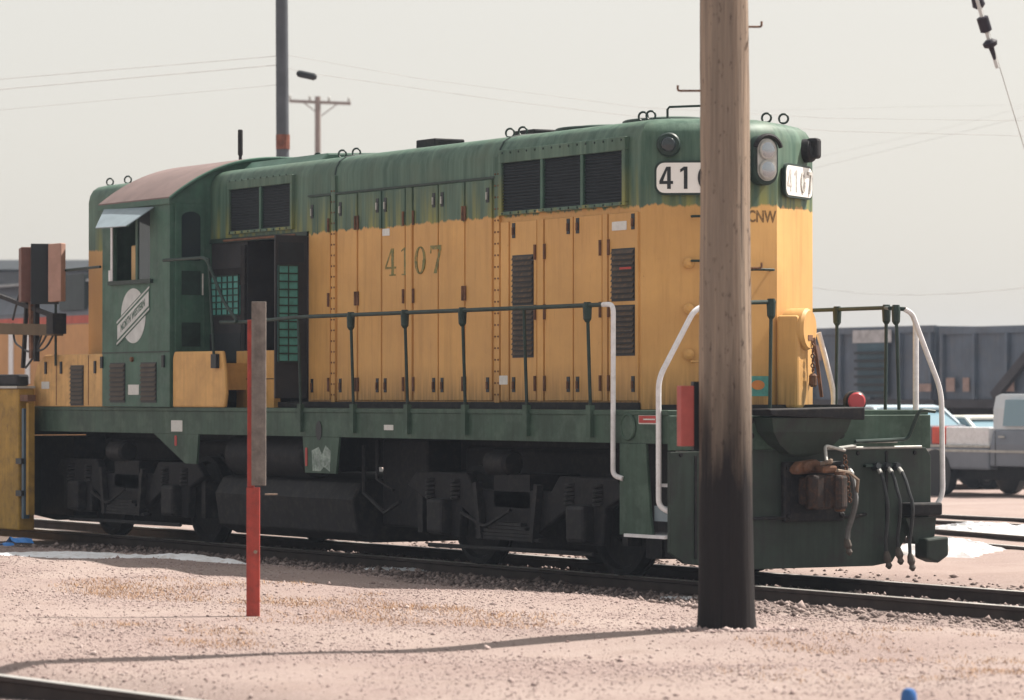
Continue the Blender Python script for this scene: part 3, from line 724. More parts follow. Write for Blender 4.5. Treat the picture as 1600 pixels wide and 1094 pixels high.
# logo: white ball crossed by a lettered bar
lc = Vector((U(208.5, 494, y=-CY).x, -CY-.001, 2.675))
lg = strokes('logo_ball', [[(.345*math.cos(2*math.pi*k/36), .325*math.sin(2*math.pi*k/36)) for k in range(36)]], lc, (1,0,0), (0,0,1), 'logow', cabo, .003)
def para(x0, x1, z0, z1, sl=.44): return [(x0, z0+x0*sl), (x1, z0+x1*sl), (x1, z1+x1*sl), (x0, z1+x0*sl)]
strokes('logo_bar', [para(-.46, .46, -.155, .155)], lc+Vector((0,-.0035,0)), (1,0,0), (0,0,1), 'green', lg, .002)
strokes('logo_band', [para(-.44, .44, -.085, .085), para(-.46, .46, .115, .138), para(-.46, .46, -.138, -.115)], lc+Vector((0,-.006,0)), (1,0,0), (0,0,1), 'logow', lg, .002)
dirv = Vector((1, 0, .44)).normalized()
text('logo_lettering', 'NORTH WESTERN', .125, lc+Vector((0,-.0095,0)), dirv, (0,0,1), 'green', lg, .72, .003)
# battery doors below the cab with louvres
for a, c in ((173, 195), (221, 244)): louvre(U(a, 600, y=-CY).x, U(c, 600, y=-CY).x, 1.66, 2.11, 8, y=-CY-.001, m=mat('louvre_brown', (.09, .07, .055), .7, var=.3), parent=cabo)
strokes('placard', [rrect(.30, .12, .01)], (U(209, 608, y=-CY).x, -CY-.001, 1.80), (1,0,0), (0,0,1), 'placard', cabo, .004)
for px_ in (160, 256):
    x = U(px_, 568, y=-CY).x; MB().box(x-.03, x+.03, -CY-.02, -CY-.001, 2.06, 2.20).build('latch', 'ink', cabo)
MB().box(CX0+.01, CX1-.01, -CY-.008, -CY-.001, 2.235, 2.25).build('seam', 'dkgreen', cabo)
MB().lathe([(.03, 0), (.03, -.03)], (-11.62, -CY, 2.16), (0,1,0), 10).build('lock', 'rust', cabo)
# front wall beside the hood: door with arched window
dz0, dz1 = 1.9, 3.98
dr = MB().box(CX1+.001, CX1+.025, -1.44, -1.06, 2.1, dz1-.02).build('cab_door', 'green', cabo, bevel=.006)
MB().prism([(-1.36, 3.30), (-1.12, 3.30)] + [(-1.24+.12*math.cos(R(t)), 3.80+.07*math.sin(R(t))) for t in range(0, 181, 20)], 'x', CX1+.0255, CX1+.03).build('window', 'glass', dr)
for z in (3.05, 2.45): MB().box(CX1+.026, CX1+.032, -1.36, -1.12, z-.15, z+.13).build('door_panel', 'dkgreen', dr)
MB().tube([(CX1+.05, -1.10, 2.9), (CX1+.05, -1.10, 3.15)], .012, 6).build('handle', 'galv', dr)
# --- high short hood behind the cab
SX0 = U(136, 420, y=-W).x
prof = []
for s in (1, -1):
    q = [(s*(W-i), z) for z, i in lv]; prof += q if s > 0 else q[::-1]
sh = MB().prism(prof, 'x', SX0, CX0-.001).build('short_hood', HOOD, loco, smooth=True)
MB().box(CX0-.35, CX0-.12, -W-.006, -W, 3.05, 3.5).build('window', 'glass', sh)
# raised walkway boxes in front of and behind the cab
bx0, bx1 = U(52, 600, y=-PW).x, CX0-.004
rb = MB().prism([(bx0, ZS+.001), (bx1, ZS+.001), (bx1, 2.235), (bx0+.35, 2.235), (bx0+.12, 2.12), (bx0, 1.9)], 'y', -PW+.002, -W-.03).build('battery_box', 'yelpale', loco, bevel=.012)
louvre(U(111, 600, y=-PW).x, U(130, 600, y=-PW).x, 1.62, 2.09, 9, y=-PW+.001, m=mat('louvre_brown', (.09, .07, .055), .7), parent=rb)
for px_ in (72, 96, 149): x = U(px_, 570, y=-PW).x; MB().box(x-.025, x+.025, -PW-.015, -PW+.001, 2.0, 2.15).build('latch', 'ink', rb)
for px_ in (88, 138): x = U(px_, 590, y=-PW).x; MB().box(x-.006, x+.006, -PW-.003, -PW+.003, ZS+.02, 2.22).build('seam', 'rust', rb)
strokes('placard', [rrect(.24, .09, .01)], (U(71, 603, y=-PW).x, -PW+.001, 1.86), (1,0,0), (0,0,1), 'placard', rb, .004)
ex0, ex1 = CX1+.02, U(352, 600, y=-PW).x
MB().prism([(ex0, ZS+.001), (ex1-.04, ZS+.001), (ex1, 1.75), (ex1-.02, 1.98), (ex1-.09, 2.235), (ex0+.04, 2.24), (ex0, 2.16)], 'y', -PW+.002, -PW+.05).build('step_guard', 'yellow', loco, bevel=.02)
MB().box(ex0, ex1-.35, -PW+.051, -W-.03, ZS+.2, 2.1).build('step_box', 'yellow', loco)
MB().box(ex1-.6, ex1+.35, -W-.03, -W+.05, ZS+.001, 2.24).build('lower_hood_panel', 'yellow', loco)
MB().box(ex1-.6, ex1+.35, -W-.034, -W-.031, 1.915, 1.925).build('panel_seam', 'ink', loco)
# --- opened electrical compartment: cabinets, mesh screens, swung door
ez = -.43
def screen(x0, x1, z0, z1, y, parent, axis_='y', nxm=5, nzm=6):
    if axis_ == 'y':
        s_ = MB().box(x0, x1, y-.02, y, z0, z1).build('screen_panel', 'teal', parent)
        b_ = MB()
        for k in range(nxm+1): x = x0+(x1-x0)*k/nxm; b_.box(x-.008, x+.008, y-.032, y-.0205, z0, z1)
        for k in range(nzm+1): z = z0+(z1-z0)*k/nzm; b_.box(x0, x1, y-.033, y-.0215, z-.008, z+.008)
    else:
        s_ = MB().box(y, y+.02, x0, x1, z0, z1).build('screen_panel', 'teal', parent)
        b_ = MB()
        for k in range(nxm+1): x = x0+(x1-x0)*k/nxm; b_.box(y+.0205, y+.030, x-.006, x+.006, z0, z1)
        for k in range(nzm+1): z = z0+(z1-z0)*k/nzm; b_.box(y+.0215, y+.031, x0, x1, z-.008, z+.008)
    stuff(b_.build('mesh_bars', 'dkgreen', s_)); return s_
cb = MB(); yq = -.975
xa, xb = max(U(316, 460, y=yq).x, -10.54), U(376, 460, y=yq).x
cb.box(xa-.03, xb+.18, yq, ez, 1.66, 3.50)
cbo = cb.build('electrical_cabinet', 'grey', loco)
screen(xa, xb, U(345, 493, y=yq).z, U(345, 432, y=yq).z, yq-.003, cbo)
MB().box(xa-.02, xb+.05, yq-.015, yq-.001, 3.0, 3.2).build('cabinet_panel', 'black', cbo)
MB().box(xa-.02, xb+.05, yq-.03, yq-.001, 2.12, 2.45).build('cabinet_panel', 'grille', cbo)
MB().box(xb+.06, xb+.16, yq-.03, yq-.001, 1.7, 3.45).build('cabinet_post', 'black', cbo)
dxp = OPX1+.0
dl = MB().box(dxp-.035, dxp-.005, -W-.40, -W-.006, 1.70, 3.50).build('opened_door', 'grey', loco, bevel=.005)
zA, zB = U(455, 565, x=dxp).z, U(455, 415, x=dxp).z
screen(-W-.37, -W-.13, zA, zB, dxp-.004, dl, 'x', 2, 12)
MB().box(dxp-.003, dxp+.004, -W-.36, -W-.05, 3.2, 3.42).build('door_panel', 'grille', dl)
MB().tube([(OPX1-.3, -W-.0, 3.52), (OPX0+.4, -W, 3.52)], .014, 6).build('door_lintel', 'rust', loco)
MB().box(OPX0+.02, OPX1-.03, -W+.0, -W+.03, 3.497, 3.548).build('opening_header', 'dkgreen', loco)

# --- handrails and stanchions
HR = 2.58; YR = -PW-.03
hr = MB().tube([(-9.35, YR+.05, 2.56), (-8.6, YR+.02, 2.55), (-7.3, YR, HR), (-1.1, YR, HR)], .021, 8).build('handrail', 'dkgreen', loco, smooth=True)
def bend(pts, r=.12, n=5):
    pts = [Vector(p) for p in pts]; out = [pts[0]]
    for i in range(1, len(pts)-1):
        a, b_, c_ = pts[i-1], pts[i], pts[i+1]; rr = min(r, (a-b_).length*.45, (c_-b_).length*.45)
        p0, p1 = b_+(a-b_).normalized()*rr, b_+(c_-b_).normalized()*rr
        for k in range(n+1): t = k/n; out.append((p0*(1-t)+b_*t)*(1-t)+(b_*(1-t)+p1*t)*t)
    return out + [pts[-1]]
MB().tube(bend([(-1.1, YR, HR), (-.92, YR, HR), (-.91, YR-.01, .99), (-.80, YR+.03, .96)], .08), .024, 10).build('step_handrail', 'white', loco, smooth=True)
def stanchion(x, y, ztop, zbot, s=-1, clamp=True, parent=hr):
    o = MB().tube([(x, y, ztop), (x+.02, y+.03*(-s), zbot)], .017, 8).build('stanchion', 'dkgreen', parent, smooth=True)
    if clamp: MB().lathe([(.020, -.16), (.040, -.13), (.045, -.02), (.035, .03)], (x, y, ztop), (0,0,1), 10).build('clamp', 'dkgreen', parent, smooth=True)
    if zbot < ZS: MB().box(x-.03, x+.05, min(y+.03*(-s)-.02, y), y+.05*(-s), zbot-.02, zbot+.28).build('bracket', 'sill', parent)
    return o
for i, x in enumerate((-7.33, -6.12, -4.94, -3.75, -2.55, -1.38)): stanchion(x, YR, HR, 1.36, clamp=(i not in (0, 4)))
# raised rail at the cab
cr = MB().tube(bend([(CX1-.06, -CY-.05, 3.30), (U(322, 404, y=YR).x, YR, 3.30), (U(350, 460, y=YR).x, YR, 2.78), (U(372, 500, y=YR).x, YR, 2.55), (-9.1, YR, 2.555)], .10), .019, 8).build('cab_handrail', 'dkgreen', loco, smooth=True)
MB().tube([(U(326, 405, y=YR).x, YR, 3.29), (U(335, 545, y=YR).x, YR, 2.06)], .017, 8).build('stanchion', 'dkgreen', cr)
MB().box(U(331, 530, y=YR).x, U(339, 530, y=YR).x, YR-.015, YR+.03, 2.04, 2.20).build('bracket', 'ink', cr)
MB().tube([(CX0+.05, -CY-.05, 3.28), (U(92, 419, y=YR).x, YR, 3.27)], .017, 8).build('handrail', 'dkgreen', loco, smooth=True)
MB().tube([(U(87, 470, y=YR).x, YR, 3.2), (U(87, 575, y=YR).x, YR, 2.1)], .017, 8).build('stanchion', 'dkgreen', loco, smooth=True)
# far side rail
fr_ = MB().tube([(-9, PW+.02, HR), (-.75, PW+.02, HR)], .02, 8).build('handrail', 'dkgreen', loco, smooth=True)
for px_ in (1308, 1385): stanchion(U(px_, 500, y=PW+.02).x, PW+.02, HR, ZS, 1, parent=fr_)
# underframe boxes added to block light showing through below the sill
MB().box(-6.45, -5.45, -.95, .95, .34, 1.27).build('equipment_box', 'under', loco, bevel=.03)
MB().box(-1.15, -.87, -1.0, 1.0, .20, 1.27).build('step_blocker', 'under', loco)
MB().box(-.86, -.06, -.98, .98, .22, 1.21).build('end_blocker', 'under', loco)
MB().box(LX0+.06, LX0+1.1, -.98, .98, .22, 1.21).build('end_blocker', 'under', loco)
# front end rails
xf = -.10
MB().tube(bend([(xf+.05, -1.42, .66), (xf-.06, -PW-.02, .72), (xf-.06, -PW-.02, U(1042, 592, x=xf).z), (xf, U(1086, 487, x=xf).y, 2.53), (xf, -.85, HR+.0)], .10), .026, 10).build('step_handrail', 'white', loco, smooth=True)
MB().tube([(xf, -.85, HR), (xf, -.25, HR+.02)], .02, 8).build('handrail', 'dkgreen', loco)
stanchion(xf, U(1205, 500, x=xf).y, HR+.02, ZS, 1, parent=loco)
yr2 = U(1400, 500, x=xf).y
stanchion(xf, yr2, HR-.02, 1.30, -1, parent=loco)
MB().tube([(-.75, PW+.02, HR), (xf-.1, yr2, HR-.02), (xf, yr2+.12, HR-.03)], .02, 8).build('handrail', 'dkgreen', loco, smooth=True)
MB().tube(bend([(xf, yr2+.1, HR-.03), U(1425, 490, x=xf), U(1471, 612, x=xf), U(1473, 775, x=xf), U(1456, 800, x=xf)], .14), .025, 10).build('step_handrail', 'white', loco, smooth=True)
xg = -.45
MB().tube([U(1431, 505, x=xg), U(1431, 690, x=xg)], .03, 10).build('step_handrail', 'white', loco, smooth=True)
xg = -1.55
MB().tube(bend([U(1279, 520, x=xg), U(1290, 560, x=xg), U(1303, 615, x=xg), U(1302, 645, x=xg)], .2), .028, 10).build('side_handrail', 'white', loco, smooth=True)

# --- front pilot, end sill, step wells
MB().box(-.045, -.003, -PW, PW, 1.23, ZS-.046).build('end_sill', 'sill', loco, bevel=.008)
pz = .13
prof = [(-PW, 1.22), (-PW, .30), (-PW+.16, .20), (-.75, pz), (.80, pz), (1.02, .16), (1.12, .30), (1.20, .42), (PW, .60), (PW, 1.16), (PW-.06, 1.24)]
pilot = MB().prism(prof, 'x', -.05, .0).build('pilot', 'pilot', loco, bevel=.008)
MB().tube([(.01, .2, 1.235), (.01, PW-.12, 1.245)], .014, 6).build('edge_bar', 'galv', pilot)
MB().obox((.06, 1.30, .66), (1,0,0), (0,1,0), (0,0,1), .24, .36, .12).build('corner_step', 'black', pilot, bevel=.02)
MB().prism([(1.10, .58), (1.46, .58), (1.44, .40), (1.22, .33)], 'x', .001, .10).build('step_bracket', 'pilot', pilot)
MB().prism([(1.26, .38), (1.52, .40), (1.52, .22), (1.40, .15), (1.26, .20)], 'x', .02, .22).build('footboard_bracket', 'pilot', pilot, bevel=.02)
for yy in (-1.2, -.95, .95): MB().box(.001, .012, yy-.012, yy+.012, .24, 1.18).build('plate_seam', 'black', pilot)
for k in range(9):
    if not 3 <= k <= 5: MB().lathe([(.022, 0), (.018, .014)], (.001, -1.36+k*.33, 1.19), (1,0,0), 6).build('rivet', 'black', pilot)
MB().tube([(.02, -.9, .62), (.05, -.6, .60), (.05, .55, .60), (.02, .7, .62)], .016, 6).build('train_line', 'black', pilot, smooth=True)
# near step well
sw = MB().prism([(-.87, ZB-.003), (-.87, .44), (-.30, .44), (-.34, .62), (-.42, ZB-.003)], 'y', -PW+.004, -PW+.034).build('step_well_side', 'sill', loco, bevel=.006)
MB().box(-.86, -.06, -1.05, -1.02, .40, ZB).build('step_well_back', 'black', loco)
for x0_, z_, y0_ in ((-.36, 1.22, -1.18), (-.44, .92, -1.32), (-.74, .455, -PW-.03)):
    MB().box(x0_, -.055, y0_, -1.055, z_-.03, z_).build('step_tread', 'white', loco)
MB().box(-.35, -.06, -1.42, -1.40, .58, .72).build('kick_plate', 'visor', loco)
MB().box(-.86, -.06, 1.02, 1.05, .40, ZB).build('step_well_back', 'black', loco)
# rear pilot and step wells, seen only past the step well
MB().prism([(-PW, 1.22), (-PW, .30), (-.75, pz), (.75, pz), (PW, .30), (PW, 1.22)], 'x', LX0, LX0+.05).build('pilot', 'pilot', loco)
MB().box(LX0+.003, LX0+.045, -PW, PW, 1.23, ZS-.046).build('end_sill', 'pilot', loco)
# anticlimber: a thick dark shelf with a hollow curved support below
an = MB().prism([(-.62, ZS+.012), (.46, ZS+.03), (.46, ZS-.09), (-.58, ZS-.05)], 'x', .001, .34).build('drop_step', 'black', loco, bevel=.012)
b = MB(); rows = [(ZS-.07, -.56, .34, .30), (ZS-.20, -.52, .30, .27), (ZS-.32, -.40, .20, .20), (ZS-.40, -.26, .08, .15), (ZS-.43, -.14, -.04, .12)]
for (z0_, ya, yb, xo), (z1_, yc, yd, xo2) in zip(rows[:-1], rows[1:]):
    b.add([(.001, ya, z0_), (xo, ya, z0_), (xo, yb, z0_), (.001, yb, z0_), (.001, yc, z1_), (xo2, yc, z1_), (xo2, yd, z1_), (.001, yd, z1_)], [(0,1,5,4),(1,2,6,5),(2,3,7,6),(0,3,2,1),(4,5,6,7),(3,0,4,7)])
b.build('drop_step_support', 'pilot', an)
for s_y in (-.60, .42):
    for z_ in (1.5, 1.36): MB().lathe([(.035, 0), (.03, .03)], (.001, s_y, z_), (1,0,0), 8).build('bolt', 'black', an)
# coupler
DR = mat('dark_rust', (.028, .020, .018), .75, var=.5, scale=9, dirt=(.15, .065, .035), dirt_amt=.45, bump=.2)
cpo = MB().box(.001, .07, -.26, .42, .56, 1.12).build('coupler_pocket', 'black', loco, bevel=.02)
MB().box(.065, .075, -.20, .12, .64, 1.0).build('pocket_mouth', 'under', cpo)
MB().box(.07, .26, -.12, .14, .72, .98).build('shank', DR, cpo, bevel=.03)
MB().prism([(.16,-.10),(.30,-.16),(.37,-.12),(.35,-.02),(.33,.03),(.36,.08),(.42,.06),(.45,.12),(.41,.21),(.30,.25),(.18,.18)], 'z', .68, 1.00).build('knuckle', DR, cpo, bevel=.03)
MB().lathe([(.035, 0), (.05, .01), (.05, .03), (.035, .04), (.035, .33), (.05, .34), (.05, .37), (.02, .38)], (.37, .15, .66), (0,0,1), 12).build('knuckle_pin', 'rust', cpo, smooth=True)
MB().prism([(-.24, 1.05), (-.16, 1.12), (.02, 1.14), (.10, 1.10), (.12, 1.02), (-.2, 1.0)], 'x', .07, .20).build('coupler_top', 'rust', cpo, bevel=.03)
MB().lathe([(.03, 0), (.05, .02), (.05, .05), (.03, .07)], (.19, -.12, 1.07), (1,.2,.1), 12).build('carrier_bolt', 'rust', cpo, smooth=True)
MB().obox((.27, .06, 1.05), (1,.0,.0), (0,1,0), (0,0,1), .16, .16, .07).build('lock_block', 'rust', cpo, bevel=.02)
MB().obox((.30, .05, 1.11), (1,.3,.3), (-.3,1,0), (0,0,1), .13, .05, .05).build('lock_lever', 'tan', cpo, bevel=.015)
ch = MB()
for k in range(9): ch.torus((.20+.01*k, .33, 1.16-k*.05), (1,0,0) if k % 2 else (0,1,0), .022, .007, 10, 5)
stuff(ch.build('lift_chain', 'rust', cpo))
for yy in (-.22, .38):
    for zz in (.62, 1.06): MB().lathe([(.03, 0), (.03, .02), (.018, .03)], (.07, yy, zz), (1,0,0), 6).build('bolt', 'black', cpo)
# uncoupling lever
MB().tube(bend([(.34, .02, 1.13), (.26, .06, 1.27), (.28, .28, 1.22), (.10, .32, 1.24), (.06, .55, 1.26)], .04), .016, 8).build('uncoupling_rod', 'galv', loco, smooth=True)
MB().tube(bend([(.06, .55, 1.30), (.06, 1.02, 1.315), (.09, 1.14, 1.32), (.16, 1.22, 1.60), (.16, 1.40, 1.58)], .06), .018, 8).build('uncoupling_lever', 'dkgreen', loco, smooth=True)
MB().box(.005, .03, .72, 1.06, 1.285, 1.31).build('lever_guide', 'galv', loco)
# air hoses
def hose(y0, z0, y1, z1, x1, m='hose', r=.023, sag=.16):
    pts = []
    for k in range(13):
        t = k/12; x = .03 + (x1-.03)*min(1, t*2.2) + sag*math.sin(math.pi*min(1, t*1.2))*.5
        z = z0 + (z1-z0)*t**1.15 + .05*math.sin(math.pi*min(1, t*3))*(t < .34); pts.append((x, y0+(y1-y0)*t, z))
    h = MB().tube(pts, r, 8).build('air_hose', m, loco, smooth=True)
    e = Vector(pts[-1]); MB().lathe([(.02, -.02), (.032, .01), (.04, .06), (.025, .09), (.035, .12), (.012, .15)], e+Vector((0,0,.03)), (.1,.15,-1), 10).build('glad_hand', mat('glad_hand_iron', (.09, .075, .065), .6, var=.4, scale=20), h, smooth=True)
    s = Vector(pts[0]); MB().lathe([(.035, -.03), (.04, .02), (.03, .06)], s, (1,0,.2), 10).build('hose_cock', 'ink', h, smooth=True)
    MB().lathe([(r+.004, 0), (r+.004, .06)], Vector(pts[1]), Vector(pts[2])-Vector(pts[1]), 8).build('hose_clip', 'galv', h, smooth=True)
hose(.47, 1.03, .38, .36, .16, m=mat('grey_hose', (.12, .12, .12), .6, var=.3, scale=12), r=.028)
for k in range(3): hose(.80+k*.115, 1.06, .88+k*.10, (.22, .26, .20)[k], .10+.05*k, r=.017)
MB().box(.005, .05, .68, 1.10, 1.06, 1.085).build('hose_bracket', 'dkgreen', loco)
MB().tube([(.40, .10, 1.04), (.36, .26, 1.02), (.28, .42, .95), (.2, .46, .80)], .016, 6).build('air_pipe', 'tan', loco, smooth=True)
# hand brake: column, round housing, chain and lever
o, d, n_, L = facet(1)
q = o + d*(.10)
hb = MB().obox(q + n_*.10 + Vector((0,0,2.05)), d, n_, (0,0,1), .30, .22, .88).build('hand_brake_column', HOOD, loco, bevel=.03)
MB().lathe([(.19, .0), (.20, .03), (.20, .20), (.18, .23)], q + n_*.03 + Vector((0,0,2.36)) + d*.05, n_, 24).build('brake_housing', HOOD, hb, smooth=True)
MB().obox(q + n_*.24 + Vector((0,0,2.28)) + d*.05, d, n_, (0,0,1), .12, .05, .05).build('brake_pawl', 'rust', hb)
ch = MB()
for k in range(7):
    ch.torus(q + n_*.27 + d*.10 + Vector((0,0,2.24-k*.045)), (d if k % 2 else n_), .02, .007, 10, 5)
ch.lathe([(.02, 0), (.04, -.02), (.04, -.11), (.02, -.13)], q + n_*.27 + d*.10 + Vector((0,0,1.94)), (0,0,1), 10)
stuff(ch.build('brake_chain', 'rust', hb))
MB().tube([q + n_*.26 + d*.14 + Vector((0,0,2.28)), q + n_*.27 + d*.22 + Vector((0,0,2.05)), q + n_*.27 + d*.34 + Vector((0,0,1.72))], .018, 6).build('brake_lever', 'rust', hb)
# lamps standing on the end walkway at the far side
q = U(1338, 627, x=-.25)
ml = MB().lathe([(.10, -.14), (.10, 0), (.085, .02)], q, (.8, -.35, 0), 20).build('marker_lamp', 'black', loco, smooth=True)
MB().lathe([(.085, .02), (.07, .035), (.001, .04)], q, (.8, -.35, 0), 20).build('lens', 'redlens', ml, smooth=True)
MB().box(q.x-.07, q.x+.03, q.y-.03, q.y+.03, ZS, q.z-.05).build('bracket', 'black', ml)

# --- trucks, fuel tank, air reservoirs
def truck(cx):
    t = MB().box(cx-.35, cx+.35, -1.2, 1.2, .62, .95).build('truck', 'under', loco)
    for s in (-1, 1):
        y0, y1 = (s*1.10, s*1.20) if s > 0 else (-1.20, -1.10)
        pr = [(cx-2.15, .80), (cx-1.95, .95), (cx-.9, .95), (cx-.75, .80), (cx+.75, .80), (cx+.9, .95), (cx+1.95, .95), (cx+2.15, .80),
              (cx+1.75, .66), (cx+1.70, .30), (cx+1.04, .30), (cx+1.0, .60), (cx+.55, .40), (cx-.55, .40), (cx-1.0, .60), (cx-1.04, .30), (cx-1.70, .30), (cx-1.75, .66)]
        MB().prism(pr, 'y', y0, y1).build('side_frame', 'under', t, bevel=.02)
        for k in range(5):
            L_ = .62-k*.085; MB().box(cx-L_, cx+L_, s*1.13-.05+.08*s, s*1.13+.05+.08*s, .30+k*.036, .332+k*.036).build('leaf_spring', 'black', t)
        MB().bar((cx-.6, s*1.25, .86), (cx-.5, s*1.25, .30), .07).build('swing_hanger', 'black', t); MB().bar((cx+.6, s*1.25, .86), (cx+.5, s*1.25, .30), .07).build('swing_hanger', 'black', t)
        for ax in (-1.37, 1.37):
            MB().lathe([(.508, -.02), (.508, .09), (.45, .10), (.42, .05), (.20, .04), (.15, .09), (.10, .09)], (cx+ax, s*.70, .508), (0, s, 0), 32).build('wheel', 'under', t, smooth=True)
            MB().lathe([(.535, -.05), (.54, -.02)], (cx+ax, s*.70, .508), (0, s, 0), 32).build('wheel_flange', 'under', t, smooth=True)
            MB().obox((cx+ax, s*1.22, .50), (1,0,0), (0,1,0), (0,0,1), .34, .2, .36).build('journal_box', 'black', t, bevel=.04)
            for dx in (-.26, .26):
                sp_ = MB(); 
                pts = [(cx+ax+dx+.075*math.cos(a*.8), s*1.17+.075*math.sin(a*.8), .66+a*.0055) for a in range(0, 40)]
                sp_.tube(pts, .018, 5); sp_.build('coil_spring', 'black', t, smooth=True)
            MB().obox((cx+ax+.62*(1 if ax > 0 else -1), s*1.05, .52), (1,0,0), (0,1,0), (0,0,1), .10, .16, .42).build('brake_shoe', 'black', t)
        MB().lathe([(.13, 0), (.13, .36), (.10, .40)], (cx+.42*s, s*1.16, 1.06), (-s, 0, 0), 16).build('brake_cylinder', 'black', t, smooth=True)
        MB().tube([(cx-1.6, s*1.24, .20), (cx+1.6, s*1.24, .22)], .022, 6).build('brake_rod', 'black', t)
        MB().tube(bend([(cx-.9, s*1.26, .55), (cx-.4, s*1.28, .42), (cx+.1, s*1.27, .60)], .1), .018, 6).build('sand_pipe', 'black', t, smooth=True)
    MB().box(cx-1.95, cx+1.95, -.62, .62, .17, 1.2).build('traction_motor', 'under', t, bevel=.05)  # motors as one solid block, added to stop light through the truck
    for ax in (-1.37, 1.37): MB().tube([(cx+ax, -.72, .508), (cx+ax, .72, .508)], .08, 10).build('axle', 'under', t)
truck(-3.30); truck(-12.45)
ft = MB().prism([(-1.28, .62), (-1.18, .80), (-1.0, .84), (1.0, .84), (1.18, .80), (1.28, .62), (1.22, .26), (1.0, .16), (-1.0, .16), (-1.22, .26)], 'x', -9.86, -6.50).build('fuel_tank', 'black', loco, bevel=.02)
MB().lathe([(.2, 0), (.23, .04), (.23, 1.9), (.2, 1.94)], (-9.5, -1.12, 1.06), (1,0,0), 20).build('air_reservoir', 'under', loco, smooth=True)
MB().tube([(-6.4, -1.2, 1.2), (-6.3, -1.25, .7), (-5.9, -1.22, .5), (-5.6, -1.2, .62)], .022, 6).build('piping', 'black', loco, smooth=True)
MB().tube([(-6.1, -1.2, 1.25), (-6.0, -1.25, .85), (-5.7, -1.22, .74)], .02, 6).build('piping', 'black', loco, smooth=True)
for px_ in (547, 1036): pass
MB().lathe([(.02, 0), (.02, .16), (.03, .17), (.03, .46), (.02, .47)], (U(375.5, 240, y=-.35).x, -.35, 4.42), (0,0,1), 10).build('antenna', 'black', loco, smooth=True)

# ------------------------------------------------------------------ foreground pole with its guy wire
PB = U(1135, 990, z=0); PTOP = 10.6
def wood_pole_mat():
    m = bpy.data.materials.new('weathered_pole_wood'); m.use_nodes = True; n, l = nt(m); b = n['Principled BSDF']
    tc = n.new('ShaderNodeTexCoord'); pos = tc.outputs['Object']
    mp = n.new('ShaderNodeMapping'); mp.inputs['Scale'].default_value = (30, 30, .9); l.new(pos, mp.inputs[0])
    f = ramp(n, .3, .7); l.new(noise(n, l, 1.2, mp.outputs[0], 6, .7), f.inputs[0])
    c = mix(n, l, f.outputs[0], (.18, .135, .105), (.42, .325, .25))
    mp0 = n.new('ShaderNodeMapping'); mp0.inputs['Scale'].default_value = (5, 5, .12); l.new(pos, mp0.inputs[0])
    f0 = ramp(n, .38, .60); l.new(noise(n, l, 1.0, mp0.outputs[0], 3), f0.inputs[0])
    c = mix(n, l, mathn(n, l, 'MULTIPLY', f0.outputs[0], .6), c, (.15, .125, .105))
    # gouges and dark knots
    mp2 = n.new('ShaderNodeMapping'); mp2.inputs['Scale'].default_value = (17, 17, 8); l.new(pos, mp2.inputs[0])
    f2 = ramp(n, .60, .72); l.new(noise(n, l, 1.5, mp2.outputs[0], 5, .6), f2.inputs[0])
    c = mix(n, l, mathn(n, l, 'MULTIPLY', f2.outputs[0], .75), c, (.045, .03, .025))
    mp4 = n.new('ShaderNodeMapping'); mp4.inputs['Scale'].default_value = (26, 26, .45); l.new(pos, mp4.inputs[0])
    f4 = ramp(n, .655, .69); cr_ = noise(n, l, 1.0, mp4.outputs[0], 2, .4); l.new(cr_, f4.inputs[0])
    c = mix(n, l, mathn(n, l, 'MULTIPLY', f4.outputs[0], .8), c, (.035, .025, .02))
    # creosote soaked butt with a ragged upper edge
    sep = n.new('ShaderNodeSeparateXYZ'); l.new(pos, sep.inputs[0])
    mp3 = n.new('ShaderNodeMapping'); mp3.inputs['Scale'].default_value = (7, 7, .8); l.new(pos, mp3.inputs[0])
    zz = mathn(n, l, 'ADD', sep.outputs['Z'], mathn(n, l, 'MULTIPLY', noise(n, l, 1.4, mp3.outputs[0], 5), -1.5))
    mr = n.new('ShaderNodeMapRange'); mr.inputs[1].default_value = .35; mr.inputs[2].default_value = 1.35
    mr.inputs[3].default_value = .97; mr.inputs[4].default_value = 0; l.new(zz, mr.inputs[0])
    c = mix(n, l, mr.outputs[0], c, (.011, .010, .012))
    l.new(c, b.inputs['Base Color']); b.inputs['Roughness'].default_value = .85; b.inputs['Specular IOR Level'].default_value = .15
    bn = n.new('ShaderNodeBump'); bn.inputs['Strength'].default_value = .7; bn.inputs['Distance'].default_value = .015
    l.new(noise(n, l, 1.6, mp.outputs[0], 5), bn.inputs['Height']); l.new(bn.outputs[0], b.inputs['Normal'])
    return m
def wood_pole(name, base, h, r0, r1, m, label, lean=(0, 0)):
    t = thing(name, label, 'pole', base); b = MB(); n = 40; rings = 90
    vs, fs = [], []
    for i in range(rings+1):
        z = -.25 + (h+.25)*(i/rings)**1.6; r = r0 + (r1-r0)*max(z, 0)/h + .02*math.exp(-max(z, 0)/.12)
        for k in range(n):
            a = 2*math.pi*k/n; rr = r*(1+.022*math.sin(3*a+z*1.3)+.014*math.sin(7*a+z*.7)+.01*math.sin(2*a-z*3.1)+random.uniform(-.008, .008))
            vs.append((base[0]+lean[0]*z+rr*math.cos(a), base[1]+lean[1]*z+rr*math.sin(a), base[2]+z))
    for i in range(rings):
        for k in range(n): fs.append((i*n+k, i*n+(k+1)%n, (i+1)*n+(k+1)%n, (i+1)*n+k))
    fs.append(tuple(rings*n+k for k in range(n)))
    b.add(vs, fs); sh_ = b.build('shaft', m, t, smooth=True); return t, sh_
pole, shaft = wood_pole('utility_pole', PB, PTOP, .203, .135, wood_pole_mat(), 'thick weathered wooden utility pole with blackened butt in front of the locomotive', lean=(-.0015, -.0028))
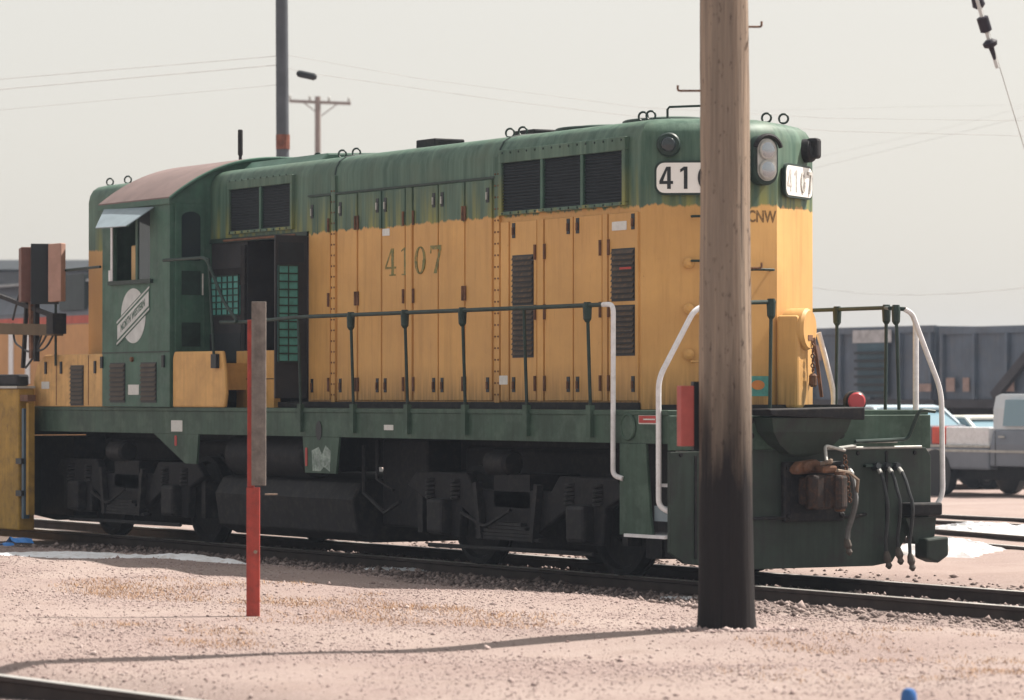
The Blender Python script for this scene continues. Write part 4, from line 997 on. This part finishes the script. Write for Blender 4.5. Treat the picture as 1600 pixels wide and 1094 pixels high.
def pole_step(px0, px1, py, s):
    a, c = U(px0, py, d=26.5), U(px1, py, d=26.5)
    MB().tube(bend([a-RT*(.1*s), c, c+Vector((0,0,.04))], .015, 3), .008, 6).build('pole_step', 'rust', pole)
pole_step(1163, 1190, 42, 1); pole_step(1087, 1059, 142, -1); pole_step(1167, 1190, 419, 1)
for zz, off in ((6.2, .5), (.9, -1)):
    pass
# red box fixed to its left flank
q = U(1071, 650, d=26.5)
rbx = thing('red_box', 'narrow upright red metal box fixed to the side of the wooden pole', 'box', q)
e1 = (RT*.93 + FW*.37).normalized(); e1.z = 0; e1.normalize(); e2 = Vector((0,0,1)).cross(e1)
MB().obox(q, e1, e2, (0,0,1), .105, .08, .44).build('case', mat('box_red', (.38, .085, .075), .55, var=.15, scale=9), rbx, bevel=.006)
MB().obox(q+e1*.085, e1, e2, (0,0,1), .06, .05, .50).build('mounting_bracket', 'ink', rbx)
# guy wire with strain insulators
GA = Vector((PB.x-.01, PB.y-.03, PTOP-.1)); GB = U(1600, 230, d=28.0); g0 = U(1530, 0, d=27.7)
ga = GA; dirg = (GB-g0); GE = g0 + dirg*((g0.z-0)/(g0.z-GB.z)) if g0.z > GB.z else GB
ins = [U(1528.5, 5, d=27.7), U(1538, 38, d=27.7), U(1547, 68, d=27.7)]
gw = thing('guy_wire', 'guy wire with dark strain insulators slanting down from the pole top at upper right', 'wire', (GE.x, GE.y, 0))
MB().tube([GA, g0], .006, 5).build('wire', 'galv', gw); MB().tube([g0, GB, GE], .0035, 5).build('wire', 'galv', gw)
dg = dirg.normalized()
DKI = mat('dark_insulator', (.02, .018, .03), .4)
MB().lathe([(.022, -.20), (.045, -.03), (.05, .02), (.03, .04)], ins[0], dg, 14).build('insulator', DKI, gw, smooth=True)
MB().lathe([(.03, -.062), (.046, -.054), (.046, .054), (.03, .062)], ins[1], dg, 16).build('insulator', DKI, gw, smooth=True)
MB().lathe([(.03, -.03), (.058, -.01), (.052, .02), (.022, .035), (.012, .13)], ins[2], dg, 14).build('insulator', DKI, gw, smooth=True)
MB().tube([ins[0]-dg*.5, ins[2]+dg*.2], .016, 8).build('link_rod', mat('pale_link', (.6, .62, .62), .5), gw)

# ------------------------------------------------------------------ red post with a grey board
RB = U(395.5, 958, z=0); e1 = RT; ez2 = Vector((-RT.y, RT.x, 0))
post = thing('marker_post', 'red steel post with a weathered grey board bolted to its upper half', 'post', RB)
dd = 28.3
def zt(py): return CAM.z + (618.7-py)/FPX*dd
b = MB()
pts_lo = RB; 
b.obox(RB + Vector((0,0,zt(765)/2-.05)), e1, ez2, (0,0,1), .105, .05, zt(765)+.1)
b.obox(RB - e1*.02 + ez2*.012 + Vector((0,0,(zt(497)+zt(765))/2)), e1, ez2, (0,0,1), .055, .04, zt(497)-zt(765))
b.build('steel_post', mat('post_red', (.40, .06, .045), .65, var=.3, scale=6, streak=.5, dirt=(.14, .04, .035), dirt_amt=.6, bump=.2), post, bevel=.004)
RB2 = RB + e1*.045 - ez2*.022
MB().obox(RB2 + Vector((0,0,(zt(762)+zt(468))/2)), e1, ez2, (0,0,1), .115, .042, zt(468)-zt(762)).build('board', mat('weathered_board', (.19, .165, .15), .85, var=.35, scale=9, streak=.6, dirt=(.28, .24, .21), dirt_amt=.4, bump=.4), post, bevel=.004)
MB().tube([RB2+e1*.05+Vector((0,0,zt(776))), RB2+e1*.15+Vector((0,0,zt(776)))], .006, 6).build('bolt', 'tan', post)
MB().lathe([(.015, 0), (.015, .02)], RB - ez2*.025 + e1*.02 + Vector((0,0,zt(868))), -ez2, 8).build('bolt_head', 'tan', post)

# ------------------------------------------------------------------ small things on the ground
q = U(1420, 1110, z=0)
bm_ = MB().lathe([(.045, -.1), (.045, .10), (.042, .125), (.03, .145), (.012, .152)], (q.x, q.y, -.03), (0,0,1), 16).build('blue_marker', mat('blue_paint', (.03, .12, .34), .4, var=.2, scale=9), None, smooth=True)
tag(bm_, 'rounded top of a blue marker peg at the lower right edge', 'marker')
w_ = MB().tube([U(1410, 1070, d=22.9), U(1419, 1046, d=22.9), U(1423, 1053, d=22.9), U(1430, 1062, d=22.9)], .003, 5).build('loose_wire', 'white', None)
tag(w_, 'short bent white wire end sticking up above the blue peg', 'wire')
for pxy, sz, lb in (((30, 850), .16, 'crumpled bright blue plastic scrap on the ground at far left'), ((10, 853), .09, 'tiny dark blue plastic scrap nearest the left photo edge')):
    q = U(pxy[0], pxy[1]+5, z=-.05); b = MB(); vs = []
    for i in range(5):
        for j in range(4): vs.append((q.x+(i-2)*sz*.5*random.uniform(.8, 1.2), q.y+(j-1.5)*sz*.5, max(-.04, -.02+sz*.6*(1-((i-2)/2.4)**2)*random.uniform(.5, 1))))
    b.add(vs, [(i*4+j, i*4+j+1, i*4+j+5, i*4+j+4) for i in range(4) for j in range(3)])
    tag(b.build('plastic_scrap', mat('blue_plastic', (.04, .22, .62), .4, var=.2, scale=20), None), lb, 'scrap')

# ------------------------------------------------------------------ yellow machine at the left edge, beside the rear of the locomotive
YP = -1.75
mx1 = U(45, 700, y=YP+.14).x
mach = thing('work_machine', 'yellow work machine with black boom frame and brown steel box at the left edge', 'machine', (mx1-2, YP+.5, 0))
ztop = U(30, 607, y=YP).z
YM = mat('machine_yellow', (.40, .24, .05), .7, var=.3, scale=3, streak=.4, dirt=(.12, .08, .035), dirt_amt=.55)
mb_ = MB().box(mx1-4.5, mx1, YP, YP+.22, .05, ztop).build('body', YM, mach, bevel=.02)
MB().box(mx1-4.5, mx1+.02, YP-.03, YP+.22, ztop+.001, ztop+.03).build('deck_edge', 'galv', mach)
MB().box(mx1+.06, mx1+.12, YP+.02, YP+.10, .2, ztop-.25).build('blue_pipe', mat('blue_grey_pipe', (.07, .12, .17), .5), mach)
MB().box(mx1+.15, mx1+.23, YP+.04, YP+.12, .25, ztop-.18).build('yellow_post', YM, mach)
MB().box(mx1-.01, mx1+.24, YP+.02, YP+.13, ztop-.16, ztop-.08).build('hinge_bracket', 'rust', mach)
for z_ in (.9, .5): MB().box(mx1-.04, mx1+.14, YP-.02, YP+.02, z_-.02, z_+.05).build('latch', 'ink', mach)
def mu(px_, py_, y=YP+.1): return U(px_, py_, y=y)
MB().box(mx1-4.5, mx1-.12, YP+.03, YP+.2, ztop+.031, U(10, 585, y=YP).z).build('engine_block', 'black', mach, bevel=.03)
MB().bar(mu(-60, 512), mu(92, 516), .12, .14).build('boom', mat('boom_brown', (.11, .075, .04), .7, var=.3), mach)
MB().bar(mu(-60, 440), mu(92, 497), .05, .05).build('brace', 'black', mach)
MB().bar(mu(88, 490), mu(88, 522), .18, .2).build('boom_head', 'black', mach)
for a, c, w2 in (((50, 470), (51, 560), .07), ((42, 470), (36, 575), .045), ((57, 472), (57, 565), .06)):
    MB().bar(mu(*a), mu(*c), w2).build('upright', 'black' if w2 < .065 else 'rust', mach)
for pts in (((20, 500), (27, 470), (37, 440)), ((20, 505), (22, 535), (45, 552), (72, 545), (85, 520)), ((52, 555), (70, 530), (78, 510)), ((40, 575), (55, 555), (66, 520))):
    MB().tube(bend([mu(*p_) for p_ in pts], .2), .014, 6).build('cable', 'hose', mach, smooth=True)
# brown box of two leaves: sunlight on the right one painted in as pink
q0, q1 = mu(38, 388), mu(92, 388); zb_, zt_ = mu(60, 474).z, mu(60, 384).z
BR = mat('brown_box_paint', (.16, .075, .06), .7, var=.25, scale=5, dirt=(.09, .05, .045), dirt_amt=.4)
bq = mu(50, 430); 
MB().obox((bq.x, bq.y, (zb_+zt_)/2), (1,-.35,0), (.35,1,0), (0,0,1), .50, .30, zt_-zb_-.04).build('box_leaf', BR, mach, bevel=.01)
bq = mu(70, 428); MB().obox((bq.x, bq.y, (zb_+zt_)/2), (1,-.35,0), (.35,1,0), (0,0,1), .10, .34, zt_-zb_+.03).build('box_spine', 'ink', mach)
bq = mu(83, 428); MB().obox((bq.x, bq.y+.05, (zb_+zt_)/2+.01), (.9,.5,.05), (-.5,.9,0), (0,0,1), .20, .10, zt_-zb_).build('box_leaf', mat('sunlit_box_pink', (.40, .24, .19), .7, var=.2, scale=5), mach, bevel=.01)

# ------------------------------------------------------------------ background rolling stock
def bg_truck(parent, cx, y, r=.42):
    for s in (-.75, .75):
        for a in (-.85, .85):
            MB().lathe([(r, -.06), (r, .06), (r*.5, .07)], (cx+a, y+s, r), (0,1,0), 18).build('wheel', 'under', parent)
    MB().box(cx-1.3, cx+1.3, y-1.02, y-.92, r*.6, r*1.5).build('truck_frame', 'under', parent)
# yellow car with grey roof and red stripe, at the left behind the short hood
yc = 12.12; ys_ = yc-1.5; cx1 = U(170, 500, y=ys_).x; cx0 = cx1-17
cz = lambda row: U(60, row, y=ys_).z
pc = thing('rail_car', 'yellow rail car with grey roof and red stripe behind the short hood', 'rail car', (cx0, yc, 0))
MB().box(cx0, cx1, ys_, yc+1.5, .9, cz(509)).build('body', mat('armour_yellow', (.50, .25, .09), .55, var=.12, streak=.25), pc)
MB().box(cx0, cx1, ys_-.006, ys_-.001, cz(508), cz(496)).build('stripe', mat('stripe_red', (.45, .09, .06), .6), pc)
MB().box(cx0, cx1, ys_+.001, yc+1.5, cz(509)+.001, cz(490)).build('roof_base', mat('car_roof_grey', (.13, .15, .18), .6, var=.15), pc)
MB().prism([(ys_-.02, cz(490)+.001), (yc+1.5, cz(490)+.001), (yc+1.2, cz(436)), (ys_+.3, cz(440))], 'x', cx0, cx1).build('roof', 'car_roof_grey' if 'car_roof_grey' in M else MATS['car_roof_grey'], pc)
MB().box(cx0, cx1, ys_-.03, ys_+.3, cz(445), cz(441)).build('roof_edge', mat('roof_edge', (.28, .30, .32), .6), pc)
DKC = mat('dark_green_housing', (.035, .05, .055), .6, var=.3)
MB().box(U(97, 460, y=ys_).x, U(136, 460, y=ys_).x, ys_-.06, yc+1, cz(487), cz(433)).build('equipment_housing', DKC, pc)
for px_ in (18, 44): x = U(px_, 560, y=ys_).x; MB().box(x-.12, x+.12, ys_-.02, ys_-.001, cz(600), cz(515)).build('white_panel', 'white', pc)
bg_truck(pc, cx1-3, yc); bg_truck(pc, cx0+3, yc)
# dark building on the skyline at the far left
q = U(10, 445, d=150)
bd = thing('shed', 'low dark shed on the skyline at the far left edge', 'building', (q.x, q.y, 0))
zt2 = U(10, 429, d=150).z
MB().obox((q.x, q.y, zt2/2-.1), RT, ez2, (0,0,1), 9, 6, zt2+.2).build('wall', mat('shed_wall', (.06, .07, .08), .8, var=.2), bd)
MB().prism([(-3.2, 0), (3.2, 0), (0, .5)], 'x', -4.7, 4.7).build('roof', 'grille', bd).location = (0, 0, 0)
rf_ = [o_ for o_ in bd.children if o_.name.startswith('roof')][0]
rf_.location = Vector((q.x, q.y, zt2+.1)) - bd.location; 
for v in rf_.data.vertices: v.co += bd.location
rf_.rotation_euler.z = math.atan2(RT.y, RT.x)
# two hopper cars beyond the parked vehicles
HG = mat('hopper_grey', (.105, .135, .18), .65, var=.25, scale=1.2, streak=.35, dirt=(.14, .14, .15), dirt_amt=.4)
hy = 30.0
def hopper(px0, px1, label, ladder, extra, px_ref):
    x0, x1 = U(px0, 580, y=hy).x, U(px1, 580, y=hy).x
    zb2, zt2 = U(px_ref, 634, y=hy).z, U(px_ref, 511, y=hy).z
    t = thing('hopper_car', label, 'rail car', ((x0+x1)/2, hy+1.5, 0), 'hopper cars in the background')
    MB().box(x0, x1, hy, hy+3, zb2, zt2).build('body', HG, t)
    MB().box(x0-.02, x1+.02, hy-.07, hy+.02, zt2-.14, zt2+.015).build('top_rail', HG, t)
    MB().box(x0-.02, x1+.02, hy-.08, hy+.02, zb2-.05, zb2+.14).build('side_sill', mat('sill_dark', (.05, .05, .06), .7), t)
    k = 0; x = x0+.1; src = None
    while x < x1:
        p_ = (x, hy-.06, (zb2+zt2)/2)
        if src is None: src = mesh_at(MB().box(-.05, .05, -.05, .06, -(zt2-zb2)/2+.14, (zt2-zb2)/2-.14), 'rib', HG, p_, t)
        else: inst(src, 'rib', p_, t)
        x += 1.15
    if ladder:
        la, lb_ = ladder; xa_, xb_ = U(la, 580, y=hy).x, U(lb_, 580, y=hy).x
        MB().box(xa_, xb_, hy-.12, hy-.115, zb2+.2, zt2-.35).build('end_panel', mat('teal_blue_panel', (.045, .095, .13), .6), t)
        r_ = None
        for q_ in range(6):
            P_ = ((xa_+xb_)/2, hy-.18, zb2+.3+q_*(zt2-zb2-.7)/6)
            if r_ is None: r_ = mesh_at(MB().box(-(xb_-xa_)/2, (xb_-xa_)/2, -.03, .03, -.03, .03), 'ladder_rung', 'grille', P_, t)
            else: inst(r_, 'ladder_rung', P_, t)
    for (pa, pb_, ra, rb_, mm) in extra:
        xa_, xb_ = U(pa, 580, y=hy).x, U(pb_, 580, y=hy).x
        MB().box(xa_, xb_, hy-.14, hy-.121, U(px_ref, rb_, y=hy).z, U(px_ref, ra, y=hy).z).build('stencil_panel', mm, t)
    for f in (.15, .5, .85):
        cx_ = x0+(x1-x0)*f
        MB().prism([(cx_-1.3, zb2-.051), (cx_+1.3, zb2-.051), (cx_+.35, .45), (cx_-.35, .45)], 'y', hy+.3, hy+2.7).build('hopper_chute', 'under', t)
    bg_truck(t, x0+1.7, hy+1.5); bg_truck(t, x1-1.7, hy+1.5)
    return t, x0, x1, zb2, zt2
PALE = mat('pale_stencil', (.42, .42, .44), .7, var=.3, scale=6)
PINK = mat('pinkish_stencil', (.30, .22, .20), .7, var=.3, scale=5)
hopper(1020, 1462, 'grey hopper car with blue end ladder behind the parked vehicles', (1346, 1394), ((1340, 1400, 515, 535, PALE), (1280, 1291, 537, 562, PINK), (1443, 1462, 600, 612, PINK)), 1400)
t, x0, x1, zb2, zt2 = hopper(1472, 1850, 'ribbed grey hopper car with diagonal end brace at the right photo edge', None, ((1486, 1499, 590, 612, PINK), (1512, 1522, 590, 612, PINK), (1578, 1592, 590, 612, PINK)), 1540)
MB().bar(U(1553, 620, y=hy-.2), U(1615, 545, y=hy-.2), .22, .12, up=(0,1,0)).build('diagonal_brace', 'sill_dark' if 'sill_dark' in M else MATS['sill_dark'], t)
track('hopper_track', (-140, hy+1.5), (80, hy+1.5))

# ------------------------------------------------------------------ parked vehicles
def wheel(t, p, ax, r=.36):
    w = MB().lathe([(r*.8, -.1), (r, -.08), (r, .08), (r*.82, .11), (r*.6, .09)], p, ax, 20).build('wheel', 'ink', t, smooth=True)
    MB().lathe([(r*.58, .085), (r*.5, .10), (.05, .11)], p, ax, 16).build('rim', 'galv', w, smooth=True)
def vehicle_basis(px_, py_, z, ang):
    p = U(px_, py_, z=z); p.z = -.08; d = Vector((math.cos(ang), math.sin(ang), 0)); return p, d, Vector((-d.y, d.x, 0))
def L2W(p, d, s):
    return lambda a, b_, c: p + d*a + s*b_ + Vector((0,0,c))
def loft(w, secs):
    """secs: (along, halfwidth, zlow, zhigh) stations of a car body"""
    b = MB(); vs, fs = [], []
    for a, hw, z0, z1 in secs:
        vs += [w(a, -hw, z0), w(a, -hw, z0+(z1-z0)*.6), w(a, -hw*.93, z1), w(a, hw*.93, z1), w(a, hw, z0+(z1-z0)*.6), w(a, hw, z0)]
    for i in range(len(secs)-1):
        for k in range(6): fs.append((i*6+k, i*6+(k+1)%6, (i+1)*6+(k+1)%6, (i+1)*6+k))
    fs.append((5,4,3,2,1,0)); fs.append(tuple((len(secs)-1)*6+k for k in range(6))); b.add(vs, fs); return b
# grey pickup
p, d, s = vehicle_basis(1474, 771, -.08, R(2)); w = L2W(p, d, s)
PG = mat('pickup_grey', (.17, .19, .225), .45, var=.15, scale=2)
pk = thing('pickup_truck', 'grey pickup truck with chrome trim parked before the hopper cars', 'truck', p)
# along: 0 is the rear bumper
MB().obox(w(1.25, 0, .68), d, s, (0,0,1), 2.4, 1.92, .40).build('bed', PG, pk, bevel=.05)
for sg_ in (-1, 1): MB().obox(w(1.25, sg_*.92, .90), d, s, (0,0,1), 2.4, .06, .05).build('bed_rail', 'galv', pk, bevel=.01)
tb = MB().obox(w(.34, -.45, 1.08), d, s, (0,0,1), .62, .95, .38).build('tool_box', PG, pk, bevel=.03)
MB().obox(w(.34, -.93, 1.15), d, s, (0,0,1), .07, .03, .07).build('lock', 'redlens', tb)
loft(w, [(2.46, .95, .55, 1.2), (4.1, .95, .55, 1.22), (5.4, .92, .55, 1.12), (5.55, .86, .6, 1.0)]).build('cab_body', PG, pk, bevel=.03)
loft(w, [(2.47, .88, 1.2, 1.80), (2.55, .84, 1.2, 1.84), (3.7, .84, 1.2, 1.84), (4.3, .86, 1.2, 1.24)]).build('cab_top', mat('cab_pale', (.55, .60, .64), .4, var=.08), pk, bevel=.03)
b = MB(); b.add([w(2.75, -.895, 1.27), w(3.95, -.895, 1.27), w(3.55, -.875, 1.74), w(2.80, -.875, 1.74)], [(0,1,2,3)]); b.build('side_window', 'carglass', pk)
b = MB(); b.add([w(2.452, -.74, 1.28), w(2.452, .74, 1.28), w(2.455, .7, 1.72), w(2.455, -.7, 1.72)], [(0,1,2,3)]); b.build('rear_window', 'carglass', pk)
for sg_ in (-1, 1):
    for a in (.95, 4.45): wheel(pk, w(a, sg_*.82, .36), s*sg_)
    MB().obox(w(.02, sg_*.78, .72), d, s, (0,0,1), .05, .14, .16).build('tail_lamp', 'redlens', pk)
    MB().obox(w(2.7, sg_*.962, .82), d, s, (0,0,1), 5.2, .012, .045).build('trim_strip', 'galv', pk)
MB().obox(w(-.10, 0, .55), d, s, (0,0,1), .14, 1.85, .2).build('rear_bumper', 'galv', pk, bevel=.03)
MB().obox(w(2.8, 0, .42), d, s, (0,0,1), 5.0, 1.5, .24).build('chassis', 'under', pk)
MB().obox(w(4.02, -1.02, 1.28), d, s, (0,0,1), .10, .16, .18).build('mirror', 'ink', pk, bevel=.02)
MB().obox(w(2.62, -.956, .88), d, s, (0,0,1), .012, .006, .62).build('door_seam', 'ink', pk); MB().obox(w(3.98, -.956, .88), d, s, (0,0,1), .012, .006, .62).build('door_seam', 'ink', pk)
MB().obox(w(2.80, -.965, 1.08), d, s, (0,0,1), .16, .02, .03).build('door_handle', 'galv', pk)
for a in (.95, 4.45): MB().lathe([(.44, 0), (.44, .012)], w(a, -.957, .40), s*-1, 20).build('wheel_arch', 'ink', pk)
# white equipment case with red end riding in the bed
eb = thing('equipment_case', 'white equipment case with red end riding in the grey pickup bed', 'case', w(.2, -.8, 1.32))
e0 = U(1490, 680, x=w(.6, -.96, 1)[0])
MB().obox(w(1.76, -.72, 1.075), d, s, (0,0,1), 1.20, .34, .34).build('case_body', 'white', eb, bevel=.02)
MB().obox(w(.95, -.72, 1.085), d, s, (0,0,1), .40, .33, .32).build('case_end', mat('bright_red', (.60, .09, .06), .5), eb, bevel=.02)
# cars
def sedan(px_, py_, ang, color, label, L=4.6, grow=1):
    p, d, s = vehicle_basis(px_, py_, -.08, ang); w = L2W(p, d, s); t = thing('sedan', label, 'car', p, 'cars parked before the hopper cars'); t.scale = (grow,)*3
    m = mat(label[:12]+'_paint', color, .35, var=.06)
    loft(w, [(0, .80, .45, .82), (.2, .87, .30, .90), (1.2, .90, .28, .95), (3.3, .90, .28, .94), (4.3, .86, .30, .84), (L, .78, .42, .72)]).build('body', m, t, smooth=True, bevel=.03)
    loft(w, [(.75, .78, .9, .96), (1.35, .72, .9, 1.36), (2.7, .72, .9, 1.38), (3.45, .80, .88, .95)]).build('greenhouse', 'carglass', t, smooth=True)
    loft(w, [(1.25, .70, 1.345, 1.39), (1.5, .71, 1.36, 1.42), (2.6, .71, 1.37, 1.43), (2.85, .70, 1.345, 1.39)]).build('roof', m, t, smooth=True)
    for sg_ in (-1, 1):
        MB().bar(w(.8, sg_*.785, .95), w(1.35, sg_*.725, 1.36), .05).build('pillar', m, t); MB().bar(w(2.75, sg_*.725, 1.37), w(3.4, sg_*.80, .95), .05).build('pillar', m, t)
        MB().bar(w(2.0, sg_*.80, .94), w(2.0, sg_*.72, 1.38), .06).build('pillar', m, t)
        for a in (.85, 3.6): wheel(t, w(a, sg_*.80, .31), s*sg_, .31)
        MB().obox(w(.0, sg_*.6, .70), d, s, (0,0,1), .05, .28, .12).build('tail_lamp', 'redlens', t)
        MB().obox(w(L-.02, sg_*.6, .60), d, s, (0,0,1), .05, .28, .12).build('headlamp', 'lens', t)
    MB().obox(w(-.06, 0, .48), d, s, (0,0,1), .1, 1.6, .14).build('bumper', 'galv', t, bevel=.02); MB().obox(w(L+.04, 0, .45), d, s, (0,0,1), .1, 1.6, .14).build('bumper', 'galv', t, bevel=.02)
sedan(1425, 757, R(0), (.74, .73, .68), 'white sedan parked behind the grey pickup truck')
sedan(1275, 757, R(0), (.42, .52, .58), 'pale blue sedan partly hidden by the locomotive end', grow=1.14)

# ------------------------------------------------------------------ poles and overhead lines behind
DPd = 60; q = U(442, 300, d=DPd)
dp = thing('dark_pole', 'tall dark grey pole rising behind the locomotive cab', 'pole', (q.x, q.y, 0))
MB().tube([(q.x, q.y, -.1), (q.x, q.y, U(442, 300, d=DPd).z), (q.x-.03, q.y-.04, 12.5)], [.115, .11, .095], 14).build('shaft', mat('dark_grey_pole', (.075, .085, .10), .7, var=.2, scale=3), dp, smooth=True)
zz = U(442, 222, d=DPd).z
MB().lathe([(.117, -.12), (.119, .12)], (q.x, q.y, zz), (0,0,1), 14).build('rust_band', mat('orange_rust', (.20, .075, .05), .8, var=.5, scale=9), dp)
q2 = U(497, 300, d=140)
wp = thing('crossarm_pole', 'distant wooden power pole with a single braced crossarm', 'pole', (q2.x, q2.y, 0))
WD = mat('far_pole_wood', (.22, .17, .15), .9, var=.2)
MB().tube([(q2.x, q2.y, -.1), U(496.5, 151, d=140)], [.14, .11], 10).build('shaft', WD, wp, smooth=True)
ca, cb2 = U(452, 158, d=140), U(548, 162, d=140)
MB().bar(ca, cb2, .12, .11).build('crossarm', WD, wp)
MB().bar(U(474, 160, d=139.9), U(495, 176, d=139.9), .04).build('brace', WD, wp); MB().bar(U(528, 162, d=139.9), U(502, 181, d=139.9), .04).build('brace', WD, wp)
for px_, py_ in ((453, 152), (484, 153), (514, 155), (545, 156)):
    MB().lathe([(.03, -.12), (.05, -.05), (.05, .05), (.02, .1)], U(px_, py_, d=140), (0,0,1), 8).build('insulator', 'galv', wp, smooth=True)
WIRE = mat('line_wire', (.46, .45, .44), .6)
def line(name, pts, d, r, label, group='overhead lines'):
    P_ = [U(a, b_, d=(d if not isinstance(d, (list, tuple)) else d[i])) for i, (a, b_) in enumerate(pts)]
    out = []
    for i in range(len(P_)-1):
        for k in range(6): out.append(P_[i].lerp(P_[i+1], k/6))
    out.append(P_[-1])
    return tag(MB().tube(out, r*.75, 5).build(name, WIRE, None, smooth=True), label, 'wire', group)
line('power_line', [(-200, 140), (0, 124), (442, 87)], DPd, .006, 'highest wire running left from the dark pole')
line('power_line', [(-200, 156), (0, 140), (442, 101)], DPd, .007, 'second wire down running left from the dark pole')
line('power_line', [(-200, 188), (0, 172), (442, 132)], DPd, .004, 'lowest faint wire running left from the dark pole')
line('power_line', [(442, 85), (650, 122), (1000, 168), (1300, 185), (1700, 190)], DPd, .004, 'upper faint wire running right from the dark pole')
line('power_line', [(442, 105), (480, 114), (650, 138), (800, 159), (1000, 183), (1300, 205), (1700, 215)], DPd, .005, 'wire with the splice case running right from the dark pole')
line('power_line', [(1000, 300), (1280, 261), (1480, 212), (1700, 158)], 90, .006, 'faint wire rising to the right above the locomotive end')
line('power_line', [(1000, 285), (1280, 245), (1480, 200), (1700, 140)], 90, .004, 'thinnest wire rising to the right at the upper right')
line('power_line', [(1100, 176), (1380, 168), (1700, 162)], 90, .004, 'nearly level faint wire at the upper right')
line('power_line', [(1100, 410), (1275, 450), (1350, 459), (1430, 461), (1510, 458), (1600, 450), (1750, 425)], 90, .012, 'sagging cable low over the hopper cars at right')
sp = U(480, 115, d=DPd); spd = (U(496, 119, d=DPd)-U(464, 112, d=DPd)).normalized()
spo = MB().lathe([(.02, -.18), (.055, -.15), (.06, -.10), (.06, .12), (.03, .16)], sp-Vector((0,0,.03)), spd, 12).build('splice_case', 'ink', None, smooth=True)
tag(spo, 'dark cylindrical splice case hanging on the wire right of the dark pole', 'splice case')

# ------------------------------------------------------------------ hazy air
hz = bpy.data.materials.new('hazy_air'); hz.use_nodes = True; n, l = nt(hz); n.remove(n['Principled BSDF'])
pv = n.new('ShaderNodeVolumePrincipled'); pv.inputs['Color'].default_value = (.72, .82, 1, 1); pv.inputs['Density'].default_value = .00042; pv.inputs['Anisotropy'].default_value = .2
l.new(pv.outputs[0], n['Material Output'].inputs['Volume'])
hb_ = MB().box(-1700, 1700, -1700, 1700, -1.3, 14.0).build('haze', hz, None); stuff(hb_); hb_['label'] = 'thin pale haze in the air over the yard'
